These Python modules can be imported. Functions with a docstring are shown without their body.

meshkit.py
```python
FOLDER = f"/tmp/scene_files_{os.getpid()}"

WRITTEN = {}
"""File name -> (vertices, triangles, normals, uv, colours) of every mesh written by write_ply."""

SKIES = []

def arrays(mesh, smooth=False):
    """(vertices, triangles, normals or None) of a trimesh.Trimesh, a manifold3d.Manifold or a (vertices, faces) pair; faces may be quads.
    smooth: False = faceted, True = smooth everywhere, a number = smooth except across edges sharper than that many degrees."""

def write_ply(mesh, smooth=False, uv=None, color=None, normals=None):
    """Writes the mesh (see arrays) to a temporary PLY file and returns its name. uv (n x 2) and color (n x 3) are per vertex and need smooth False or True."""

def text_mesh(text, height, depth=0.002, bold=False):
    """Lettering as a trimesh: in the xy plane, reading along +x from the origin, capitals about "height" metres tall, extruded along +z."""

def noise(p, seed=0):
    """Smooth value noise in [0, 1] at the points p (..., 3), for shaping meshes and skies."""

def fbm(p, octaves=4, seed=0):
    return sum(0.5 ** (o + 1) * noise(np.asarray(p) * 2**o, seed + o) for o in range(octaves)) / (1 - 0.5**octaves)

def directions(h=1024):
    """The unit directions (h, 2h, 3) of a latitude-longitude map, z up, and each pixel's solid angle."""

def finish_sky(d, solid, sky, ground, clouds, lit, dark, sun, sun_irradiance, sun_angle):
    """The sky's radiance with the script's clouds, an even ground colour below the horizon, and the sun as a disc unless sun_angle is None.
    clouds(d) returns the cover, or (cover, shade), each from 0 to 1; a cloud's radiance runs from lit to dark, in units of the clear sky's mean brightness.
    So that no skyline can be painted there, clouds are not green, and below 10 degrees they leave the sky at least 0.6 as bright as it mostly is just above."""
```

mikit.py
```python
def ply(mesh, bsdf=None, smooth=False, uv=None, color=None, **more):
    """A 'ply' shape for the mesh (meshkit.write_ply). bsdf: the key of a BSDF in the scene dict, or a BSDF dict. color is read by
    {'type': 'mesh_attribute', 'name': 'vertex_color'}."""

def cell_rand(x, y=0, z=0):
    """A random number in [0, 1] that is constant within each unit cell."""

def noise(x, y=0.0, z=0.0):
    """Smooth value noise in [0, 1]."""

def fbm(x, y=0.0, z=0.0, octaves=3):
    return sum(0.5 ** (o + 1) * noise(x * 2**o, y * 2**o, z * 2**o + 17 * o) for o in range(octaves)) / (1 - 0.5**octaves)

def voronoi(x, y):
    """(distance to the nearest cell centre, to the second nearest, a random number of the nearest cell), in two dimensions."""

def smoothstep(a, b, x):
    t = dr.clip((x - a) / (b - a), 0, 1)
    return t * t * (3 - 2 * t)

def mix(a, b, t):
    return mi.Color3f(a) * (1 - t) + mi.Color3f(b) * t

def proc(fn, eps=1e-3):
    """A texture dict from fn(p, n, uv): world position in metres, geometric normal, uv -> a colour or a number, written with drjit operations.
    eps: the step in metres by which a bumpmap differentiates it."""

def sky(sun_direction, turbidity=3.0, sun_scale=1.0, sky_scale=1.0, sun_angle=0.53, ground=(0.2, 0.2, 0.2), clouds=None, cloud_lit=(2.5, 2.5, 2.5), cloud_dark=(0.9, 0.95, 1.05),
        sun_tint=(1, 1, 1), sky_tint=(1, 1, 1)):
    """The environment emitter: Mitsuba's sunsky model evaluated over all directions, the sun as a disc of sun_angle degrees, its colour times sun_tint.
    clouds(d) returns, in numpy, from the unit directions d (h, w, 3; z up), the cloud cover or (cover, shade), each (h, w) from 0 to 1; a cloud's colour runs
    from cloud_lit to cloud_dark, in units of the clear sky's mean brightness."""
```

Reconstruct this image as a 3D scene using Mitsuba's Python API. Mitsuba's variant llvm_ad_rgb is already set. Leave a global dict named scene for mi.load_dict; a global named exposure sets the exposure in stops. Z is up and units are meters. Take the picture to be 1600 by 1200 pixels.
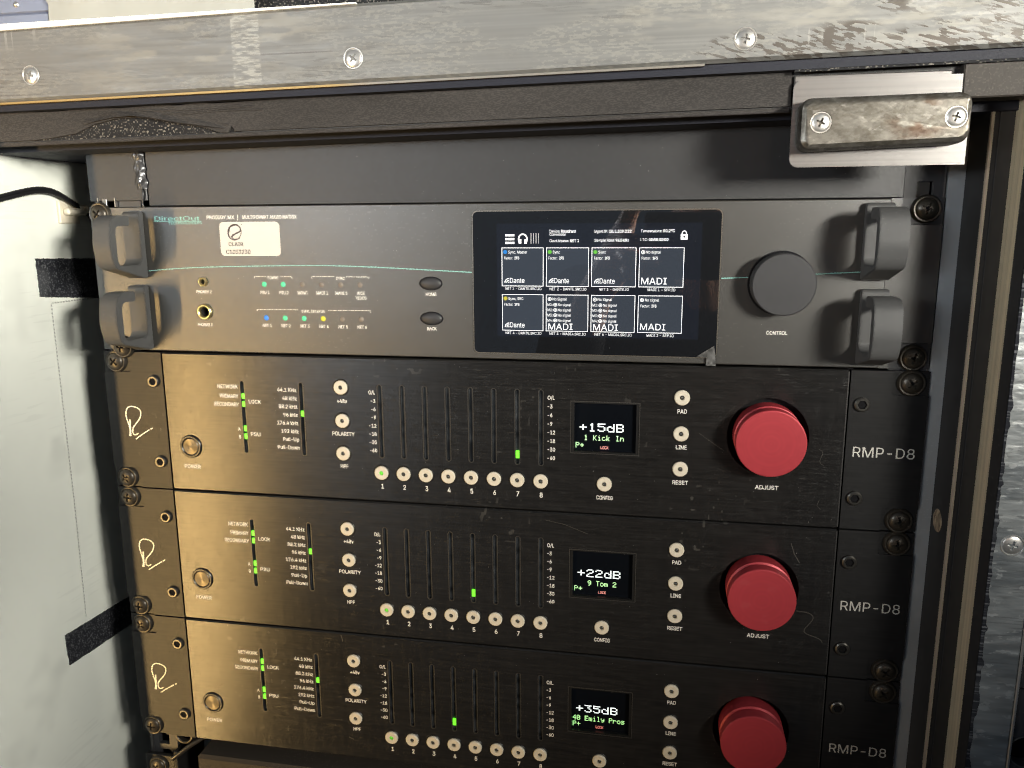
import math, random
import numpy as np, trimesh, mitsuba as mi, drjit as dr
import manifold3d as m3
from shapely.geometry import Polygon, LineString, Point, box as sbox
from shapely.ops import unary_union
from shapely import affinity
import mikit, meshkit
from mikit import proc, noise, fbm, smoothstep, mix

random.seed(7); rng = np.random.default_rng(7)
T = mi.ScalarTransform4f
scene, labels = {'type': 'scene'}, {}

# ---------------------------------------------------------------- camera, light, exposure
# x right, y into the rack, z up.  All shapes are laid out in millimetres and written in metres.
EYE = np.array([.34347, -.43891, -.01453])
FWD = np.array([-.18003, .96459, -.19274]); UP = np.array([-.03003, .19046, .98124])
scene['camera'] = {'type': 'perspective', 'fov': 65.43, 'fov_axis': 'x', 'near_clip': .01, 'far_clip': 60.0,
                   'to_world': T().look_at(origin=EYE.tolist(), target=(EYE + FWD).tolist(), up=UP.tolist())}
exposure = 0.0
# the dim surroundings (an even, cool ambient fill), a white work lamp to the right and a warm lamp low on the left
scene['surroundings'] = {'type': 'constant', 'radiance': {'type': 'rgb', 'value': [.058, .078, .105]}, 'sampling_weight': 2.0}
KEY_POS, KEY_DIR, KEY_SIZE, KEY_RAD = (970, -750, 130), (-.665, -.01, .747), (250, 250), (285, 274, 248)   # tilted up: its light fades downwards
COOL_POS, COOL_DIR, COOL_SIZE, COOL_RAD = (-250, -900, 60), (.33, .20, .92), (300, 300), (40, 43, 46)  # added fill lamp with no known source, tilted up to fade downwards
WARM_POS, WARM_DIR, WARM_SIZE, WARM_RAD = (-640, -1060, -640), (-.67, .74, .0), (130, 1080), (160, 102, 38)

# ---------------------------------------------------------------- helpers
def numbered(k):
    if k not in USED: USED.add(k); return k
    n = 1
    while f'{k}_{n:03d}' in USED: n += 1
    USED.add(f'{k}_{n:03d}'); return f'{k}_{n:03d}'
USED = set()

def tri(m):
    if isinstance(m, m3.Manifold):
        q = m.to_mesh(); m = trimesh.Trimesh(np.array(q.vert_properties)[:, :3], np.array(q.tri_verts), process=False)
    return m

def put(key, mesh, mat, smooth=False, uv=None, emit=None, weight=.03):
    """One entry of the scene from a mesh in millimetres."""
    key = numbered(key); m = tri(mesh).copy(); m.vertices = np.asarray(m.vertices) * .001
    kw = {}
    if isinstance(uv, np.ndarray): kw['uv'] = uv; uv = None; smooth = False
    if uv == 'grain_x': kw['uv'] = np.stack([m.vertices[:, 2], m.vertices[:, 0]], 1); smooth = False
    if uv == 'grain_z': kw['uv'] = np.stack([m.vertices[:, 0] + m.vertices[:, 1], m.vertices[:, 2]], 1); smooth = False
    if emit is not None:
        kw['emitter'] = {'type': 'area', 'radiance': {'type': 'rgb', 'value': list(emit)}, 'sampling_weight': weight}
    scene[key] = mikit.ply(m, mat, smooth=smooth, **kw)
    return key

def thing(name, label, cat, group=None, kind=None):
    key = numbered(name); labels[key] = {'label': label, 'category': cat}
    if group: labels[key]['group'] = group
    if kind: labels[key]['kind'] = kind
    return key

def part(parent, name, mesh, mat, label=None, **kw):
    k = put(parent + '__' + name, mesh, mat, **kw)
    if label: labels[k] = {'label': label}
    return k

def B(x0, x1, y0, y1, z0, z1):
    return m3.Manifold.cube((x1 - x0, y1 - y0, z1 - z0)).translate((x0, y0, z0))

def rbox(x0, x1, y0, y1, z0, z1, c=.6):
    """A box with chamfered edges."""
    return m3.Manifold.batch_hull([B(x0 + c, x1 - c, y0 + c, y1 - c, z0, z1), B(x0 + c, x1 - c, y0, y1, z0 + c, z1 - c), B(x0, x1, y0 + c, y1 - c, z0 + c, z1 - c)])

def cyl(x, z, r, y0, y1, n=40, r2=None):
    """A cylinder along y from y0 to y1 (r at y0, r2 at y1)."""
    return m3.Manifold.cylinder(y1 - y0, r, r if r2 is None else r2, n).rotate((-90, 0, 0)).translate((x, y0, z))

def disc(x, z, r, y0, y1, c=.5, n=48):
    """A turned disc with chamfered front rim (front at y0)."""
    return cyl(x, z, r - c, y0, y0 + c, n, r) + cyl(x, z, r, y0 + c, y1, n)

def plate(poly, y0, y1):
    """A shapely outline in (x, z) made into a plate from y0 (front) to y1."""
    out = []
    for g in getattr(poly, 'geoms', [poly]):
        if g.area < 1e-6: continue
        m = trimesh.creation.extrude_polygon(g, y1 - y0, engine='earcut')
        v = m.vertices; m.vertices = np.stack([v[:, 0], y1 - v[:, 2], v[:, 1]], 1); out.append(m)
    return trimesh.util.concatenate(out)

def xsec(pts, x0, x1):
    """An outline in (y, z) drawn along x."""
    m = trimesh.creation.extrude_polygon(Polygon(pts), x1 - x0, engine='earcut')
    v = m.vertices; m.vertices = np.stack([x0 + v[:, 2], v[:, 0], v[:, 1]], 1); return m

def lathe(profile, n=40):
    """(r, y) profile turned about the y axis."""
    m = trimesh.creation.revolve(np.array(profile), sections=n)
    v = m.vertices; m.vertices = np.stack([v[:, 0], v[:, 2], v[:, 1]], 1); m.fix_normals(); return m

def moved(m, x=0, y=0, z=0):
    m = tri(m).copy(); m.vertices = np.asarray(m.vertices) + np.array([x, y, z]); return m

def turned(m, deg, axis=(0, 1, 0), at=(0, 0, 0)):
    m = tri(m).copy(); m.apply_transform(trimesh.transformations.rotation_matrix(math.radians(deg), axis, at)); return m

def cat(*ms): return trimesh.util.concatenate([tri(m) for m in ms])

def tube(pts, r, n=12):
    pts = np.asarray(pts, float); t = np.gradient(pts, axis=0); t /= np.linalg.norm(t, axis=1)[:, None]
    V, F = [], []
    for i, (p, d) in enumerate(zip(pts, t)):
        a = np.cross(d, [0, .3, 1.0]); a /= np.linalg.norm(a); b = np.cross(d, a)
        for k in range(n):
            w = 2 * math.pi * k / n; V.append(p + r * (math.cos(w) * a + math.sin(w) * b))
    for i in range(len(pts) - 1):
        for k in range(n):
            q = (k + 1) % n; F += [[i*n+k, i*n+q, (i+1)*n+q], [i*n+k, (i+1)*n+q, (i+1)*n+k]]
    return trimesh.Trimesh(V, F, process=False)

def smooth_line(pts, n=60):
    from scipy.interpolate import splprep, splev
    p = np.asarray(pts, float); tck, _ = splprep(p.T, s=0, k=min(3, len(p) - 1)); return np.array(splev(np.linspace(0, 1, n), tck)).T

_TXT = {}
def txt(s, x, z, h, align='c', y=-.06, width=None, stretch=.95, bold=False, depth=.08, slant=0):
    """Lettering on a front plane: capitals h mm tall standing on z, from / to / about x."""
    k = (s, bold)
    if k not in _TXT:
        m = meshkit.text_mesh(s, 1.0, 1.0, bold); _TXT[k] = m
    v = np.array(_TXT[k].vertices); x0, x1 = v[:, 0].min(), v[:, 0].max()
    sx = width / (x1 - x0) if width else h * stretch
    X = (v[:, 0] - x0) * sx; w = (x1 - x0) * sx
    X += {'l': x, 'c': x - w / 2, 'r': x - w}[align]
    return trimesh.Trimesh(np.stack([X + slant * v[:, 1] * h, y - v[:, 2] * depth, z + v[:, 1] * h], 1), _TXT[k].faces, process=False)

def stroke(pts, w, y=-.06, depth=.08, smooth=True):
    if smooth and len(pts) > 3: pts = smooth_line(pts, 40)
    return plate(LineString(pts).buffer(w / 2, 6), y - depth, y)

PIX = {'+': ['.....', '..#..', '..#..', '#####', '..#..', '..#..', '.....'], '1': ['..#..', '.##..', '..#..', '..#..', '..#..', '..#..', '.###.'],
 '2': ['.###.', '#...#', '....#', '..##.', '.#...', '#....', '#####'], '3': ['#####', '...#.', '..#..', '...#.', '....#', '#...#', '.###.'],
 '4': ['...#.', '..##.', '.#.#.', '#..#.', '#####', '...#.', '...#.'], '5': ['#####', '#....', '####.', '....#', '....#', '#...#', '.###.'],
 '9': ['.###.', '#...#', '#...#', '.####', '....#', '...#.', '.##..'], '0': ['.###.', '#...#', '#..##', '#.#.#', '##..#', '#...#', '.###.'],
 'd': ['....#', '....#', '.##.#', '#..##', '#...#', '#...#', '.####'], 'B': ['####.', '#...#', '#...#', '####.', '#...#', '#...#', '####.'],
 'K': ['#...#', '#..#.', '#.#..', '##...', '#.#..', '#..#.', '#...#'], 'i': ['..#..', '.....', '.##..', '..#..', '..#..', '..#..', '.###.'],
 'c': ['.....', '.....', '.###.', '#....', '#....', '#...#', '.###.'], 'k': ['#....', '#....', '#..#.', '#.#..', '##...', '#.#..', '#..#.'],
 'I': ['.###.', '..#..', '..#..', '..#..', '..#..', '..#..', '.###.'], 'n': ['.....', '.....', '#.##.', '##..#', '#...#', '#...#', '#...#'],
 'P': ['####.', '#...#', '#...#', '####.', '#....', '#....', '#....'], 'T': ['#####', '..#..', '..#..', '..#..', '..#..', '..#..', '..#..'],
 'o': ['.....', '.....', '.###.', '#...#', '#...#', '#...#', '.###.'], 'm': ['.....', '.....', '##.#.', '#.#.#', '#.#.#', '#.#.#', '#.#.#'],
 'E': ['#####', '#....', '#....', '####.', '#....', '#....', '#####'], 'l': ['.##..', '..#..', '..#..', '..#..', '..#..', '..#..', '.###.'],
 'y': ['.....', '.....', '#...#', '#...#', '.####', '....#', '.###.'], 'r': ['.....', '.....', '#.##.', '##..#', '#....', '#....', '#....'],
 's': ['.....', '.....', '.####', '#....', '.###.', '....#', '####.'], 'L': ['#....', '#....', '#....', '#....', '#....', '#....', '#####'],
 'O': ['.###.', '#...#', '#...#', '#...#', '#...#', '#...#', '.###.'], 'C': ['.###.', '#...#', '#....', '#....', '#....', '#...#', '.###.'], ' ': ['.....'] * 7}

def pixtext(s, x, z, px, pz, y):
    """Dot-matrix lettering: lower left corner (x, z), dots of px by pz mm."""
    bits = []
    for i, ch in enumerate(s):
        for r, row in enumerate(PIX[ch]):
            for c, b in enumerate(row):
                if b == '#': bits.append(sbox(x + (i * 6 + c) * px - .004, z + (6 - r) * pz - .004, x + (i * 6 + c + 1) * px + .004, z + (7 - r) * pz + .004))
    return plate(unary_union(bits), y - .05, y)

def slot_poly(x, z0, z1, w): return LineString([(x, z0 + w / 2), (x, z1 - w / 2)]).buffer(w / 2, 8)

def hullslot(x, z0, z1, w, y0, y1, grow=0):
    a = [cyl(x, z, w / 2 + grow, y0, y1, 20, w / 2) for z in (z0 + w / 2, z1 - w / 2)]
    return m3.Manifold.batch_hull(a)

# ---------------------------------------------------------------- materials
def mat(name, color, rough=.5, metallic=0.0, spec=.5, bump=None, bscale=1.0, eps=5e-4, aniso=None, coat=None, rough_tex=None):
    c = {'type': 'rgb', 'value': list(color)} if isinstance(color, (tuple, list)) else color
    d = {'type': 'principled', 'base_color': c, 'roughness': rough_tex if rough_tex else rough, 'metallic': metallic, 'specular': spec}
    if aniso: d['anisotropic'] = aniso
    if coat: d['clearcoat'] = coat[0]; d['clearcoat_gloss'] = coat[1]
    if bump is not None: d = {'type': 'bumpmap', 'tex': proc(bump, eps), 'scale': bscale, 'bsdf': d}
    scene[name] = {'type': 'twosided', 'bsdf': d}
    return name

def speck(f, th, s=1.0):
    return lambda p, n, uv: smoothstep(th, th + .05, noise(p.x * f, p.y * f, p.z * f)) * s

def c_powder(base, dust, f=900.0, th=.80):
    def fn(p, n, uv):
        k = smoothstep(th, th + .14, noise(p.x * f, p.y * f, p.z * f)) * .22 * smoothstep(.35, .75, fbm(p.x * 14, p.y * 14, p.z * 14))
        t = .82 + .36 * fbm(p.x * 25, p.y * 25, p.z * 25)
        return mix(mi.Color3f(*base) * t, mi.Color3f(*dust), k)
    return proc(fn)

def b_orange(f, amp=1.0): return lambda p, n, uv: fbm(p.x * f, p.y * f, p.z * f) * amp

mat('mx_paint', c_powder((.030, .0285, .0245), (.14, .13, .115)), rough=.39, spec=1.0, bump=b_orange(2600), bscale=6e-5, eps=1e-4)
mat('blank_paint', c_powder((.012, .0122, .013), (.10, .10, .10), 700, .83), rough=.50, spec=.7, bump=b_orange(900), bscale=.7e-4, eps=2e-4)
mat('rail_paint', c_powder((.034, .034, .036), (.2, .2, .2)), rough=.42, spec=.45)
mat('grey_frame', c_powder((.30, .315, .32), (.45, .45, .45), 1300, .72), rough=.55, spec=.4, bump=b_orange(1500), bscale=1.2e-4, eps=2e-4)
mat('black_wood', c_powder((.026, .025, .024), (.10, .09, .075), 600, .82), rough=.5, spec=.4, bump=b_orange(400), bscale=1.5e-4)
mat('dark_void', (.006, .006, .008), rough=.9, spec=.1)
mat('ceiling_black', (.012, .013, .02), rough=.6, spec=.3)

def brushed(base, lo, hi):
    def col(p, n, uv):
        g = noise(p.x * 45, p.z * 2600) * .55 + noise(p.x * 120, p.z * 900) * .45
        d = smoothstep(.86, .93, noise(p.x * 420, p.z * 420, 3)) * smoothstep(.55, .8, fbm(p.x * 22, p.z * 22, 5.0))
        return mix(mi.Color3f(*base) * (lo + (hi - lo) * g), mi.Color3f(.10, .095, .085), d * .4)
    return proc(col)
def b_brush(p, n, uv): return noise(p.x * 60, p.z * 2400) * .6 + noise(p.x * 160, p.z * 5200) * .4
mat('brushed_black', brushed((.013, .0125, .012), .6, 1.4), rough=.335, metallic=0., spec=.55, aniso=.95, bump=b_brush, bscale=5e-5, eps=1e-4)
mat('brushed_ear', brushed((.014, .0138, .0138), .75, 1.25), rough=.44, metallic=0., spec=.3, aniso=.7, bump=b_brush, bscale=3e-5, eps=1e-4)
mat('seam_dark', (.008, .008, .008), rough=.7, spec=.2)
mat('bevel_metal', (.16, .155, .15), rough=.3, metallic=.8)
mat('dust', (.30, .29, .27), rough=.8); mat('dust_dim', (.10, .10, .10), rough=.8)
mat('rim_metal', (.08, .077, .072), rough=.35, metallic=.6)
mat('screw_black', c_powder((.060, .052, .040), (.3, .25, .18), 1200, .75), rough=.36, metallic=.55, spec=.6)
mat('hex_steel', (.10, .095, .085), rough=.32, metallic=.8)
mat('zinc_screw', c_powder((.62, .60, .56), (.3, .27, .2), 700, .6), rough=.34, metallic=.85)
mat('handle_grey', c_powder((.066, .066, .065), (.20, .19, .17), 800, .78), rough=.5, spec=.35, bump=b_orange(2000), bscale=4e-5, eps=1e-4)
mat('knob_black', c_powder((.032, .032, .034), (.2, .2, .2), 600, .84), rough=.48, spec=.45)
def knob_r(p): zz = (p.z + .0384) / .0889; zz = (zz - dr.round(zz)) * .0889; return dr.sqrt(dr.square(p.x - .4031) + dr.square(zz))
def b_turned(p, n, uv): return noise(knob_r(p) * 2600, 3.0)
def c_turned(p, n, uv): 
    w = smoothstep(.62, .74, fbm(p.x * 160, p.z * 160, 2.0, octaves=4)) * smoothstep(.45, .7, fbm(p.x * 40, p.z * 40, 8.0))
    return mix(mi.Color3f(.44, .046, .057) * (.97 + .06 * noise(knob_r(p) * 2500, 1.0)), mi.Color3f(.56, .16, .16), w * .1)
mat('knob_red', proc(c_turned), rough=.42, metallic=.3, spec=.5, bump=b_turned, bscale=.5e-5, eps=1e-4)
mat('hole_black', (.004, .004, .005), rough=.8, spec=.2)
mat('cream_cap', (.60, .55, .44), rough=.4, spec=.45)
mat('ring_black', (.010, .010, .010), rough=.35, spec=.5)
mat('dome_dark', (.05, .05, .045), rough=.15, spec=.6)
def c_spun(p, n, uv):
    return mi.Color3f(.30, .28, .25) * (.8 + .4 * noise(dr.sqrt(dr.square(p.x - .0563) + dr.square(uv.x)) * 4000))
def b_spun(p, n, uv): return noise(uv.x * 5000)
mat('spun_metal', (.14, .125, .10), rough=.42, metallic=.9, aniso=.9)
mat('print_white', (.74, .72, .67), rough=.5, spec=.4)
mat('marker_white', (.88, .86, .70), rough=.45, spec=.4)
mat('print_teal', (.22, .50, .44), rough=.5, spec=.4)
mat('engraved', (.80, .77, .70), rough=.35, metallic=.4)
mat('led_off', (.20, .17, .14), rough=.25, spec=.6)
mat('led_green', (.15, .75, .05), rough=.4); mat('led_teal', (.1, .7, .35), rough=.4); mat('led_blue', (.05, .25, .9), rough=.4); mat('led_yellow', (.7, .65, .05), rough=.4)
def c_ledstrip(p, n, uv):
    q = noise(p.x * 30, p.z * 280, 2); return mi.Color3f(.036, .039, .042) * (.25 + 1.5 * q)
mat('led_strip', proc(c_ledstrip), rough=.28, spec=.6)
mat('screen_black', (.004, .005, .007), rough=.06, spec=.5)
mat('screen_matt', (.004, .005, .007), rough=.6, spec=.1)
mat('screen_print', (.5, .5, .5), rough=.6, spec=.1)
mat('bezel_line', (.20, .18, .15), rough=.3, metallic=.7)
scene['screen_glass'] = {'type': 'thindielectric', 'int_ior': 1.58, 'ext_ior': 1.0}
mat('brass', (.74, .60, .30), rough=.28, metallic=.9)
mat('label_paper', (.60, .56, .50), rough=.45, spec=.4)
mat('label_ink', (.06, .05, .05), rough=.6, spec=.2)

def c_worn(p, n, uv):
    g = noise(p.x * 9, p.z * 1500) * .4 + noise(p.x * 40, p.z * 700, 4) * .3 + fbm(p.x * 8, p.z * 50, 2.0) * .3
    base = mi.Color3f(.20, .198, .187) * (.78 + .4 * g)
    smear = smoothstep(.50, .72, fbm(p.x * 60, p.z * 260, 2.0, octaves=5)) * smoothstep(.44, .66, fbm(p.x * 9, p.z * 24, 9.0))
    base = mix(base, mi.Color3f(.30, .285, .245), smear * .6)
    fk = smoothstep(.50, .60, fbm(p.x * 480 + p.z * 60, p.z * 1500, 51.0, octaves=4)) * smoothstep(.42, .60, fbm(p.x * 26 + 2, p.z * 70, 53.0, octaves=4))
    base = mix(base, mi.Color3f(.30, .29, .255), fk * .4)
    dk = smoothstep(.56, .66, fbm(p.x * 100, p.z * 1300 + p.x * 90, 61.0, octaves=5)) * smoothstep(.47, .62, fbm(p.x * 17 + 9, p.z * 50, 63.0, octaves=4))
    base = mix(base, mi.Color3f(.10, .093, .084), dk * .45)
    drk = smoothstep(.51, .58, fbm(p.x * 240 + 3, p.z * 1000 + p.x * 300, 7.0, octaves=5)) * smoothstep(.50, .62, fbm(p.x * 24 + 1, p.z * 64, 4.0, octaves=4)) * smoothstep(.27, .40, p.x)
    base = mix(base, mi.Color3f(.075, .062, .05), drk * .85)
    line = smoothstep(.80, .86, noise(p.x * 13, p.z * 1100, 11)) * smoothstep(.5, .75, noise(p.x * 12, p.z * 60, 5))
    base = mix(base, mi.Color3f(.09, .08, .075), line * .5)
    scr = smoothstep(.74, .80, noise(p.x * 520, p.z * 60, 8)) * smoothstep(.60, .72, noise(p.x * 12, p.z * 30, 21))
    res = smoothstep(.35, .8, fbm(p.x * 300, p.z * 1500, 31.0, octaves=3)) * smoothstep(.1295, .1305, p.x) * smoothstep(.1455, .1445, p.x)
    base = mix(base, mi.Color3f(.42, .41, .36), res * .7)
    return mix(base, mi.Color3f(.48, .47, .43), scr * .45)
def b_worn(p, n, uv): return fbm(p.x * 200, p.z * 700, 1.0, octaves=4) + .25 * noise(p.x * 20, p.z * 2600)
def r_worn(p, n, uv): return .44 + .28 * fbm(p.x * 60, p.z * 300, 3.0, octaves=4)
mat('worn_aluminium', proc(c_worn), metallic=.6, spec=.5, rough_tex=proc(r_worn), bump=b_worn, bscale=.9e-4, eps=2e-4)
def c_worn2(p, n, uv):
    g = fbm(p.x * 60, p.z * 420, 1.0, octaves=4)
    b = mi.Color3f(.33, .345, .34) * (.62 + .62 * g)
    k = smoothstep(.52, .70, fbm(p.x * 26, p.z * 95, 3.0, octaves=4))
    b = mix(b, mi.Color3f(.13, .145, .155), k * .6)
    sc = smoothstep(.74, .80, noise(p.x * 40, p.z * 1300, 6)) * smoothstep(.45, .7, noise(p.x * 60, p.z * 50, 9))
    b = mix(b, mi.Color3f(.09, .09, .09), sc * .3)
    w = smoothstep(.63, .70, fbm(p.x * 190, p.z * 420, 6.0, octaves=4))
    return mix(b, mi.Color3f(.55, .56, .54), w * .45)
def b_worn2(p, n, uv): return fbm(p.x * 120, p.z * 400, 1.0)
mat('scuffed_aluminium', proc(c_worn2), rough=.38, metallic=.6, bump=b_worn2, bscale=3e-4, eps=2e-4)
def c_cast(p, n, uv):
    g = .6 * fbm(p.x * 130, p.y * 130, p.z * 170, octaves=5) + .4 * fbm(p.x * 600, p.y * 600, p.z * 800, octaves=3)
    b = mix(mi.Color3f(.075, .067, .053), mi.Color3f(.15, .14, .12), smoothstep(.3, .7, g))
    b = mix(b, mi.Color3f(.25, .235, .21), smoothstep(.58, .74, fbm(p.x * 260, p.y * 260, p.z * 380, octaves=5)) * .6)
    br = smoothstep(.42, .62, fbm(p.x * 90, p.z * 160, 2.0, octaves=4)) * smoothstep(.013, .004, dr.sqrt(dr.square((p.x - .450) * .8) + dr.square(p.z - .0305)))
    return mix(b, mi.Color3f(.06, .034, .02), br * .9)
def b_cast(p, n, uv): return fbm(p.x * 260, p.y * 260, p.z * 420, octaves=4)
mat('cast_zinc', proc(c_cast), rough=.40, metallic=.75, bump=b_cast, bscale=1.4e-4, eps=3e-4)
def c_plate(p, n, uv): return mi.Color3f(.22, .21, .20) * (.85 + .25 * noise(p.x * 12, p.z * 1400))
mat('plate_aluminium', proc(c_plate), rough=.34, metallic=.7)
mat('raw_edge', proc(lambda p, n, uv: mi.Color3f(.82, .66, .43) * (.82 + .3 * noise((p.x + p.y) * 2200, p.z * 9))), rough=.42, metallic=.35)
mat('wood_plug', proc(lambda p, n, uv: mi.Color3f(.26, .20, .13) * (.4 + 1.2 * noise(p.y * 900, p.z * 350))), rough=.6)
mat('raw_line', (.74, .61, .45), rough=.35, metallic=.5)
def c_felt(p, n, uv): return mix(mi.Color3f(.042, .039, .037), mi.Color3f(.085, .077, .07), smoothstep(.3, .85, noise(p.x * 1300, p.y * 1300, p.z * 2200)) * .6) * (.62 + .4 * fbm(p.x * 20, p.z * 60))
mat('felt_tape', proc(c_felt), rough=.85, spec=.15, bump=b_orange(1600), bscale=2.5e-4, eps=2e-4)
def c_foam(p, n, uv): return mix(mi.Color3f(.012, .012, .013), mi.Color3f(.17, .155, .13), smoothstep(.60, .9, noise(p.x * 1500, p.y * 1150, p.z * 1150)))
mat('rough_foam', proc(c_foam), rough=.8, spec=.3, bump=b_orange(800), bscale=8e-4, eps=3e-4)
mat('rust_edge', proc(lambda p, n, uv: mix(mi.Color3f(.33, .22, .08), mi.Color3f(.22, .20, .17), smoothstep(.18, .23, p.x + .03 * noise(p.x * 40)))), rough=.45, metallic=.4)
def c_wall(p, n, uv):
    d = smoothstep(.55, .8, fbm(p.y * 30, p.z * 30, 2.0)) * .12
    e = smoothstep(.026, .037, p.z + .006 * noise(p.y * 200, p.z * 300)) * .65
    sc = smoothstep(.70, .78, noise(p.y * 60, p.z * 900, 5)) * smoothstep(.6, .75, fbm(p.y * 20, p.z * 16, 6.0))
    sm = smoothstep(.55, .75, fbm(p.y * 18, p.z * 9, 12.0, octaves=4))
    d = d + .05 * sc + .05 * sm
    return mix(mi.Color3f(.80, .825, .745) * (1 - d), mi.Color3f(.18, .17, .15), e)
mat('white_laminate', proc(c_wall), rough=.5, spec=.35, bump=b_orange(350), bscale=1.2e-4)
def c_gaff(p, n, uv): return mix(mi.Color3f(.014, .015, .019), mi.Color3f(.16, .165, .17), smoothstep(.55, .9, noise(p.y * 1500, p.z * 1500)) * .6 + smoothstep(.5, .8, fbm(p.y * 45, p.z * 45)) * .22)
mat('gaffer_cloth', proc(c_gaff), rough=.8, spec=.2, bump=lambda p, n, uv: noise(p.y * 1400, p.z * 1400), bscale=2e-4, eps=2e-4)
mat('skin', (.50, .29, .20), rough=.5, spec=.4); mat('jacket_cloth', (.018, .018, .021), rough=.85, spec=.2); mat('phone_case', (.03, .03, .035), rough=.4); mat('floor_dark', (.05, .05, .052), rough=.8)
mat('cable_jacket', (.012, .012, .013), rough=.35, spec=.5)
mat('mount_plastic', (.72, .66, .52), rough=.45, spec=.4)
mat('tape_shine', proc(lambda p, n, uv: mi.Color3f(.045, .045, .047) * (.6 + .8 * noise(p.x * 300, p.z * 300))), rough=.25, spec=.6)
mat('tape_film', proc(lambda p, n, uv: mi.Color3f(.10, .10, .098) * (.4 + 1.2 * noise(p.x * 700, p.z * 700))), rough=.25, spec=.6)
mat('scratch_pale', (.065, .06, .052), rough=.5, spec=.3)
mat('paper_white', proc(lambda p, n, uv: mi.Color3f(.34, .345, .31) * (.88 + .2 * fbm(p.x * 60, p.z * 20, 2.0))), rough=.6, spec=.3)
mat('blue_grey_metal', (.30, .33, .42), rough=.35, metallic=.6)
mat('lamp_case', (.03, .03, .03), rough=.5)
mat('chassis_black', c_powder((.040, .034, .028), (.2, .17, .13), 1500, .66), rough=.6, spec=.3, bump=b_orange(1400), bscale=2e-4, eps=2e-4)

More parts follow.
